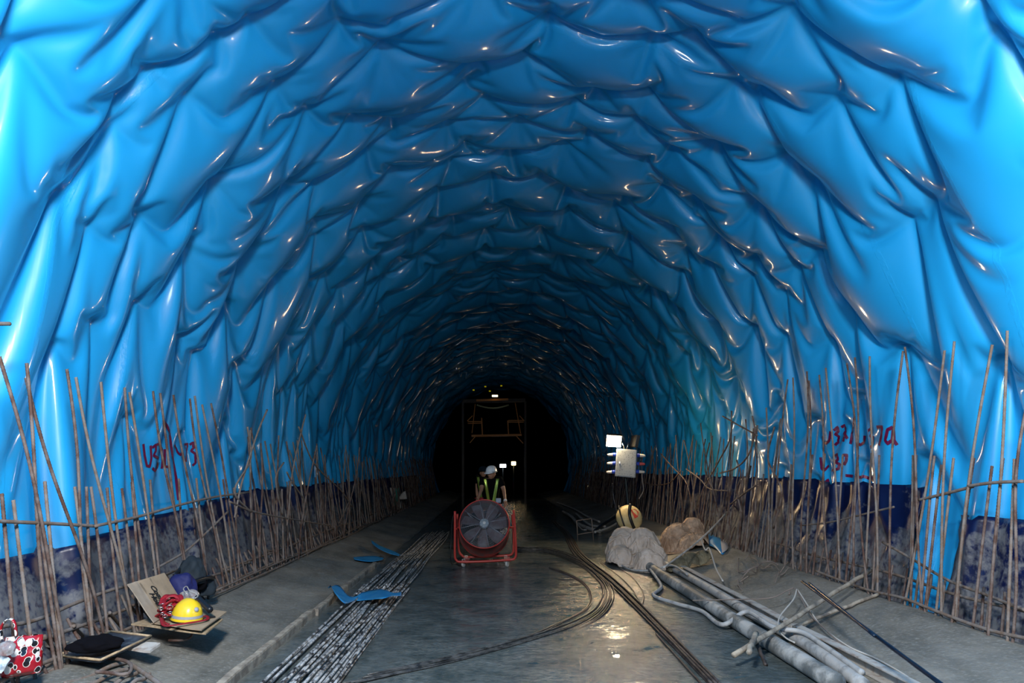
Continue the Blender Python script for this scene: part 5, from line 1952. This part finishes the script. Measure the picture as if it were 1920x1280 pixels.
# yellow helmet
hp = at_z(350, 1160, ZP + 0.035)
hy = empty('safety_helmet', tuple(hp), 'yellow safety helmet with a grey band and round badge lying on the cardboard', 'helmet')
MY = Matrix.Translation(hp) @ Matrix.Rotation(math.radians(-25), 4, 'Z') @ Matrix.Rotation(math.radians(4), 4, 'Y')
bm = bmesh.new()
add_disc_lathe(bm, [(0.0, 0.172), (0.03, 0.168), (0.06, 0.155), (0.09, 0.128), (0.110, 0.09), (0.120, 0.05), (0.124, 0.02), (0.130, 0.006), (0.128, 0.0), (0.116, 0.01), (0.11, 0.05), (0.08, 0.12), (0, 0.16)], Matrix.Identity(4), 48)
for v in bm.verts:
    v.co.y *= 1.0
    v.co.x *= 1.10
    rid = math.exp(-(v.co.y / 0.03) ** 2) * max(0, v.co.z - 0.05) * 0.06
    v.co.z += rid
    if v.co.z < 0.025 and v.co.x < -0.11:
        v.co.x -= 0.018 * (1 if v.co.z < 0.012 else 0.4); v.co.z -= 0.006
    v.co = MY @ v.co
obj('shell', bm, M_yellow, hy)
bm = bmesh.new()
ring = []
for k in range(49):
    a = 2 * PI * k / 48
    ring.append((Vector((math.cos(a) * 0.1262 * 1.10, math.sin(a) * 0.1262, 0.024)), Vector((math.cos(a) * 0.1228 * 1.10, math.sin(a) * 0.1228, 0.046))))
for a, b in zip(ring, ring[1:]):
    vs = [bm.verts.new(MY @ p) for p in (a[0], b[0], b[1], a[1])]
    bm.faces.new(vs)
bmesh.ops.remove_doubles(bm, verts=bm.verts, dist=1e-5)
obj('band', bm, M_greyband, hy)
bm = bmesh.new()
bd = ray(377, 1132)
lp = MY.inverted() @ at_y(371, 1142, hp.y - 0.08)
ang = math.radians(-8)
cpt = Vector((math.cos(ang) * 0.108 * 1.1, math.sin(ang) * 0.108, 0.100))
nrm_ = Vector((math.cos(ang), math.sin(ang), 0.55)).normalized()
MB_ = MY @ Matrix.Translation(cpt) @ nrm_.to_track_quat('Z', 'Y').to_matrix().to_4x4()
add_disc_lathe(bm, [(0, 0.009), (0.019, 0.007), (0.021, 0.0)], MB_, 24)
bad = obj('badge', bm, M_greyband, hy)
bm = bmesh.new()
add_disc_lathe(bm, [(0, 0.0105), (0.010, 0.010), (0.012, 0.0085)], MB_, 20)
obj('badge_centre', bm, M_pouch, bad)
bm = bmesh.new()
add_tube(bm, [MY @ Vector((math.cos(a) * 0.10, math.sin(a) * 0.09, -0.006)) for a in [2 * PI * k / 32 for k in range(33)]], 0.014, 8, False, 1.0)
obj('headband', bm, M_greyband, hy)

# red harness
hs = empty('safety_harness', tuple(at_z(318, 1165, ZP + 0.03)), 'bundle of dark red harness webbing with metal rings beside the yellow helmet', 'harness')
hc0 = at_z(318, 1160, ZP + 0.03)
rh = random.Random(8)
for i in range(16):
    pts = []
    a = rh.uniform(0, 6.28)
    r1, r2 = rh.uniform(0.05, 0.12), rh.uniform(0.04, 0.10)
    zc = 0.03 + 0.155 * i / 16 * rh.uniform(0.6, 1.1)
    for k in range(9):
        t = a + k / 8 * rh.uniform(3.5, 5.0)
        pts.append(hc0 + Vector((r1 * math.cos(t) * (1.1 - zc * 2), r2 * math.sin(t), zc + 0.03 * math.sin(t * 1.7 + i))))
    bm = bmesh.new()
    add_tube(bm, spline(pts, 40), 0.020, 6, True, 0.28)
    obj('webbing', bm, M_red, hs)
for l in ([(302, 1158), (308, 1172), (330, 1171), (355, 1167), (375, 1164), (389, 1160), (387, 1154), (376, 1158)], [(300, 1150), (306, 1165), (316, 1170)]):
    bm = bmesh.new()
    add_tube(bm, spline([at_z(x, y, ZP + 0.04 + (0.03 if i == 0 else 0)) for i, (x, y) in enumerate(l)], 50), 0.017, 6, True, 0.3)
    obj('webbing', bm, M_red, hs)
for px, py, dz, r in ((305, 1134, 0.15, 0.020), (302, 1141, 0.12, 0.016), (304, 1150, 0.08, 0.014), (309, 1155, 0.07, 0.018), (319, 1148, 0.10, 0.016), (318, 1138, 0.13, 0.024)):
    c = at_z(px, py, ZP + dz)
    c = c + (Vector((0, 0, H)) - c).normalized() * 0.10
    c.z = max(c.z, ZP + 0.05)
    bm = bmesh.new()
    nd = (Vector((0, 0, H)) - c).normalized().to_track_quat('Z', 'Y').to_matrix()
    Mx = nd @ Matrix.Rotation(rh.uniform(0.3, 1.0), 3, 'X')
    add_tube(bm, [c + Mx @ Vector((math.cos(t) * r, math.sin(t) * r * 0.8, 0)) for t in [2 * PI * k / 20 for k in range(21)]], 0.004, 6, False)
    obj('metal_ring', bm, M_metal, hs)


def blob(name, c, s, mat, label=None, cat=None, parent=None, seed=0, amp=0.25, freq=1.6, sub_=4, M=None):
    bm = bmesh.new()
    bmesh.ops.create_icosphere(bm, subdivisions=sub_, radius=1)
    for v in bm.verts:
        n_ = noise.noise(v.co * freq + Vector((seed, 0, 0)))
        n2 = 1 - abs(noise.noise(v.co * freq * 2.2 + Vector((0, seed, 0)))) * 2
        p = v.co * (1 + amp * n_ + amp * 0.35 * n2)
        p = Vector((p.x * s[0], p.y * s[1], max(p.z, -0.55) * s[2]))
        v.co = (M @ p if M else p) + Vector(c)
    for f in bm.faces: f.smooth = True
    o = obj(name, bm, mat, parent)
    if label: tag(o, label, cat)
    return o


blob('plastic_pouch', at_z(354, 1118, ZP + 0.12), (0.10, 0.06, 0.06), M_clear, 'small clear plastic pouch behind the top of the yellow helmet', 'pouch', seed=3)
tube_obj('pouch_loop', spline([at_z(x, y, ZP + 0.22) for x, y in [(350, 1113), (344, 1104), (350, 1099), (356, 1108), (366, 1112), (371, 1117), (366, 1121)]], 40), 0.005, M_rope, 6)
C.objects[-1]['label'] = 'thin pale drawstring loop above the clear plastic pouch'
C.objects[-1]['category'] = 'cord'
blob('blue_jacket', at_z(338, 1103, 0.50), (0.14, 0.11, 0.14), M_navyc, 'folded royal-blue cloth behind the cardboard box, hung on the rebars', 'jacket', seed=5, freq=1.3)
blob('dark_jacket', at_z(360, 1076, 0.60), (0.13, 0.11, 0.17), M_slate, 'dark slate jacket hanging on the left-hand rebars behind the blue cloth', 'jacket', seed=6, freq=1.5)
blob('dark_bag', at_z(379, 1102, 0.42), (0.14, 0.12, 0.12), M_slate, 'dark slate cloth bundle right of the royal-blue cloth, at the rebar foot', 'cloth', seed=7, freq=1.5)
blob('black_bag', at_z(366, 1092, 0.50), (0.12, 0.10, 0.12), M_black, 'black cloth bundle between the slate jacket and the slate bundle', 'cloth', seed=8, freq=1.5)
bar('black_strap', [at_z(358, 1092, 0.55), at_z(375, 1086, 0.56), at_z(392, 1082, 0.55), at_z(400, 1084, 0.52)], 0.022, M_blackp, 'black strap running right from the black bundle along the rebars', 'strap')
bar('umbrella_handle', [at_x(327, 1079, -3.3), at_x(337, 1068, -3.3), at_x(346, 1052, -3.3)], 0.020, M_blackp, 'black rod sticking up left of the dark slate jacket', 'handle')
bar('flat_black_bar', [at_z(370, 1120, 0.48), at_z(382, 1132, 0.46), at_z(394, 1143, 0.45)], 0.028, M_blackp, 'short thick black bar lying beyond the yellow helmet', 'bar')

# board with a black cloth and a small pale plank
bd_q = [at_z(109, 1229, 0.28), at_z(208, 1184, 0.33), at_z(283, 1193, 0.33), at_z(188, 1238, 0.28)]
o, _n = quad_panel('film_faced_board', bd_q, 0.016, [M_filmply], None)
tag(o, 'dark film-faced plywood board carrying a black cloth, near the lower left of the photo', 'board')
bm = bmesh.new()
for a, b in ((0, 1), (1, 2), (2, 3), (3, 0)):
    p, q_ = Vector(bd_q[a]), Vector(bd_q[b])
    add_tube(bm, [p + Vector((0, 0, 0.004)), q_ + Vector((0, 0, 0.004))], 0.010, 6)
ed = obj('raw_edge', bm, M_ply, o)
blob('black_cloth', at_z(181, 1208, 0.36), (0.17, 0.12, 0.065), M_black, 'crumpled black cloth lying on the dark film-faced board', 'cloth', seed=11, amp=0.3,
     M=Matrix.Rotation(0.35, 3, 'Z'))
quad = [at_z(240, 1215, 0.28), at_z(268, 1202, 0.30), at_z(301, 1205, 0.30), at_z(281, 1219, 0.28)]
o, _n = quad_panel('pale_board', quad, 0.02, M_channel)
tag(o, 'small pale wooden board sticking out from under the dark film-faced board', 'board')
quad = [at_z(78, 1205, 0.24), at_z(82, 1196, 0.24), at_z(152, 1206, 0.26), at_z(150, 1216, 0.26)]
o, _n = quad_panel('pale_board', quad, 0.03, M_wood)
tag(o, 'pale wooden batten lying among the rebar feet behind the dark board', 'board')


def apt(px, py, z):
    return at_z(px, py, z)


bar('hooked_rebar', [at_z(x, y, 0.24) for x, y in [(188, 1235), (210, 1234), (236, 1239), (246, 1248), (243, 1260), (228, 1264), (205, 1261), (180, 1259)]], 0.013, M_rust,
    'rebar bent into a hairpin loop beside the dark film-faced board', 'rebar', n=90)
bar('hooked_rebar', [at_z(x, y, 0.22) for x, y in [(361, 1186), (358, 1193), (350, 1198), (335, 1200), (316, 1200)]], 0.011, M_rust,
    'hooked rebar end curling out under the plywood sheet', 'rebar', n=50)
bar('corner_bar', [at_z(x, y, 0.20) for x, y in [(244, 1244), (265, 1258), (285, 1272), (310, 1290)]], 0.017, M_dusty, 'thick mud-caked bar running to the lower photo edge below the hairpin loop', 'rebar')
for i, (a, b) in enumerate([((0, 1283), (112, 1236)), ((10, 1296), (128, 1244)), ((120, 1284), (236, 1240)), ((150, 1288), (252, 1248)), ((205, 1286), (262, 1256)), ((240, 1286), (280, 1264)), ((-20, 1262), (98, 1212))]):
    p, q_ = at_z(*a, 0.19), at_z(*b, 0.19)
    pts = [p.lerp(q_, k / 8) + Vector((0, 0, 0.01 * math.sin(k + i))) for k in range(9)]
    bar('mat_rebar', pts, 0.016, M_dusty, 'mud-caked rebar of the mat lying side by side in the lower left corner', 'rebar', 'mat rebars in the lower left corner')
bar('cross_rebar', [at_z(95, 1161, 0.32), at_z(135, 1169, 0.32), at_z(170, 1176, 0.32), at_z(206, 1185, 0.32)], 0.014, M_dusty, 'thin dusty bar crossing behind the black cloth', 'rebar')
for i, (a, b) in enumerate([((83, 1192), (110, 1228)), ((95, 1192), (126, 1220)), ((188, 1160), (212, 1186)), ((205, 1148), (228, 1176)), ((244, 1135), (264, 1158)), ((138, 1173), (155, 1192))]):
    bar('rebar_stub', [at_z(a[0], a[1], 0.42), at_z(b[0], b[1], 0.20)], 0.015, M_dusty, 'slanting ribbed rebar stub behind the dark film-faced board and the cardboard', 'rebar stub', 'slanting stubs behind the boards')

# red patterned carrier bag
BY = 5.05
def bp(px, py, dy=0.0):
    return at_y(px, py, BY + dy)


bag = empty('carrier_bag', tuple(bp(40, 1262)), 'shiny red carrier bag with black and white spots hanging in the lower left corner', 'bag')
c0 = [bp(2, 1200), bp(64, 1190), bp(76, 1200, 0.0), bp(74, 1238), bp(62, 1262), bp(30, 1272), bp(-6, 1276)]
rows = []
NB = 26
front, back = [], []
tl, tr, br, bl = bp(0, 1198), bp(72, 1192), bp(66, 1264), bp(-6, 1276)
V, F = [], []
def bagp(u, v, side):
    p = (tl * (1 - v) + tr * v) * (1 - u) + (bl * (1 - v) + br * v) * u
    e = (1 - (2 * v - 1) ** 4) ** 0.5 if abs(2 * v - 1) < 1 else 0
    e *= 0.25 + 0.75 * min(1, u * 1.6)
    if u > 0.85: e *= max(0.25, 1 - ((u - 0.85) / 0.15) ** 2)
    d = 0.075 * e + 0.010 * noise.noise(Vector((u * 5, v * 6, side)))
    return p + Vector((0, side * d + 0.05, 0.006 * noise.noise(Vector((v * 6, side, 2)))))
for side in (-1, 1):
    for i in range(NB + 1):
        for j in range(NB + 1):
            V.append(tuple(bagp(i / NB, j / NB, side) - bag.location))
n1 = (NB + 1) ** 2
for s in (0, 1):
    for i in range(NB):
        for j in range(NB):
            a = s * n1 + i * (NB + 1) + j
            q = (a, a + 1, a + NB + 2, a + NB + 1)
            F.append(q if s else q[::-1])
for i in range(NB):
    for j in (0, NB):
        a = i * (NB + 1) + j
        q = (a, a + NB + 1, a + NB + 1 + n1, a + n1)
        F.append(q if j == 0 else q[::-1])
for j in range(NB):
    a = NB * (NB + 1) + j
    F.append((a, a + 1, a + 1 + n1, a + n1))
M_bag = mk('red_glossy_bag', (0.36, 0.008, 0.02), 0.25, coat=0.4)


def bag_pattern(m):
    """random white blobs ringed by black spots"""
    nt = m.node_tree; b = nt.nodes['Principled BSDF']
    g = nt.nodes.new('ShaderNodeNewGeometry')
    def vor(scale, off):
        mp = nt.nodes.new('ShaderNodeMapping'); mp.inputs['Location'].default_value = (off, off * 2, off)
        nt.links.new(g.outputs['Position'], mp.inputs['Vector'])
        v = nt.nodes.new('ShaderNodeTexVoronoi'); v.inputs['Scale'].default_value = scale
        nt.links.new(mp.outputs['Vector'], v.inputs['Vector'])
        return v.outputs['Distance']
    def less(v, t):
        n = nt.nodes.new('ShaderNodeMath'); n.operation = 'LESS_THAN'; n.inputs[1].default_value = t
        nt.links.new(v, n.inputs[0]); return n.outputs[0]
    def mix(f, a, c):
        x = nt.nodes.new('ShaderNodeMix'); x.data_type = 'RGBA'
        nt.links.new(f, x.inputs['Factor'])
        if isinstance(a, tuple): x.inputs['A'].default_value = (*a, 1)
        else: nt.links.new(a, x.inputs['A'])
        x.inputs['B'].default_value = (*c, 1)
        return x.outputs['Result']
    a = vor(13, 0.3)
    c = vor(17, 1.7)
    r = mix(less(c, 0.40), (0.36, 0.008, 0.02), (0.7, 0.7, 0.7))
    r = mix(less(c, 0.33), r, (0.01, 0.01, 0.012))
    r = mix(less(a, 0.36), r, (0.7, 0.68, 0.66))
    r = mix(less(a, 0.10), r, (0.01, 0.01, 0.012))
    nt.links.new(r, b.inputs['Base Color'])


bag_pattern(M_bag)
link('bag_body', np_mesh('bag_body', V, F), M_bag, bag)
for l in ([(4, 1200), (2, 1178), (10, 1164), (20, 1160), (28, 1168), (31, 1192)],):
    bm = bmesh.new(); add_tube(bm, spline([bp(x, y, 0.02) for x, y in l], 40), 0.016, 6, True, 0.35); obj('handle', bm, M_bag, bag)
blob('plastic_bottle_bag', bp(12, 1218, -0.12), (0.055, 0.04, 0.055), M_clear, 'crumpled clear plastic bag in front of the red spotted carrier bag', 'plastic bag', seed=14)
quad = [bp(-8, 1222, -0.14), bp(20, 1236, -0.14), bp(2, 1262, -0.14), bp(-16, 1252, -0.14)]
o, _n = quad_panel('paper_sheet', quad, 0.004, M_paper, warp=0.02)
tag(o, 'pale blue and white paper at the photo edge in front of the red spotted bag', 'paper')
# ------------------------------------------------------------------ light and view
def area(name, loc, aim, e, sx, sy, col, spread=180):
    l = bpy.data.lights.new(name, 'AREA')
    l.energy = e
    l.shape = 'RECTANGLE'
    l.size, l.size_y = sx, sy
    l.color = col
    l.spread = math.radians(spread)
    q = bpy.data.objects.new(name, l)
    C.objects.link(q)
    q.location = loc
    q.rotation_euler = (Vector(aim) - Vector(loc)).to_track_quat('-Z', 'Y').to_euler()
    return q


area('flood_light', (-1.0, 0.6, 4.0), (-4.0, 3.8, 3.4), 200, 0.8, 0.5, (0.98, 0.98, 1.0), 92)
area('flood_light', (1.9, 0.6, 4.0), (5.0, 3.8, 3.6), 215, 0.8, 0.5, (0.98, 0.98, 1.0), 92)
area('flood_light', (0.3, 0.2, 4.4), (0.4, 3.0, 7.4), 115, 0.8, 0.4, (0.93, 0.97, 1.0), 125)
area('flood_light', (-0.9, 0.8, 4.6), (0.3, 5.0, 0.0), 220, 0.7, 0.5, (1.0, 1.0, 0.97), 100)
area('warm_flood_light', (1.9, -1.8, 2.4), (1.5, 4.5, 6.0), 16, 0.4, 0.25, (1.0, 0.80, 0.66), 100)

w = bpy.data.worlds.new('world')
S.world = w
w.use_nodes = True
w.node_tree.nodes['Background'].inputs[0].default_value = (0.05, 0.08, 0.12, 1)
w.node_tree.nodes['Background'].inputs[1].default_value = 0.0
S.view_settings.view_transform = 'Standard'
S.view_settings.look = 'None'
S.view_settings.exposure = 0.0
S.view_settings.gamma = 1.0
S.view_settings.use_curve_mapping = False
S.cycles.max_bounces = 6
S.cycles.diffuse_bounces = 1
S.cycles.glossy_bounces = 3
S.cycles.sample_clamp_indirect = 4
S.cycles.use_denoising = True
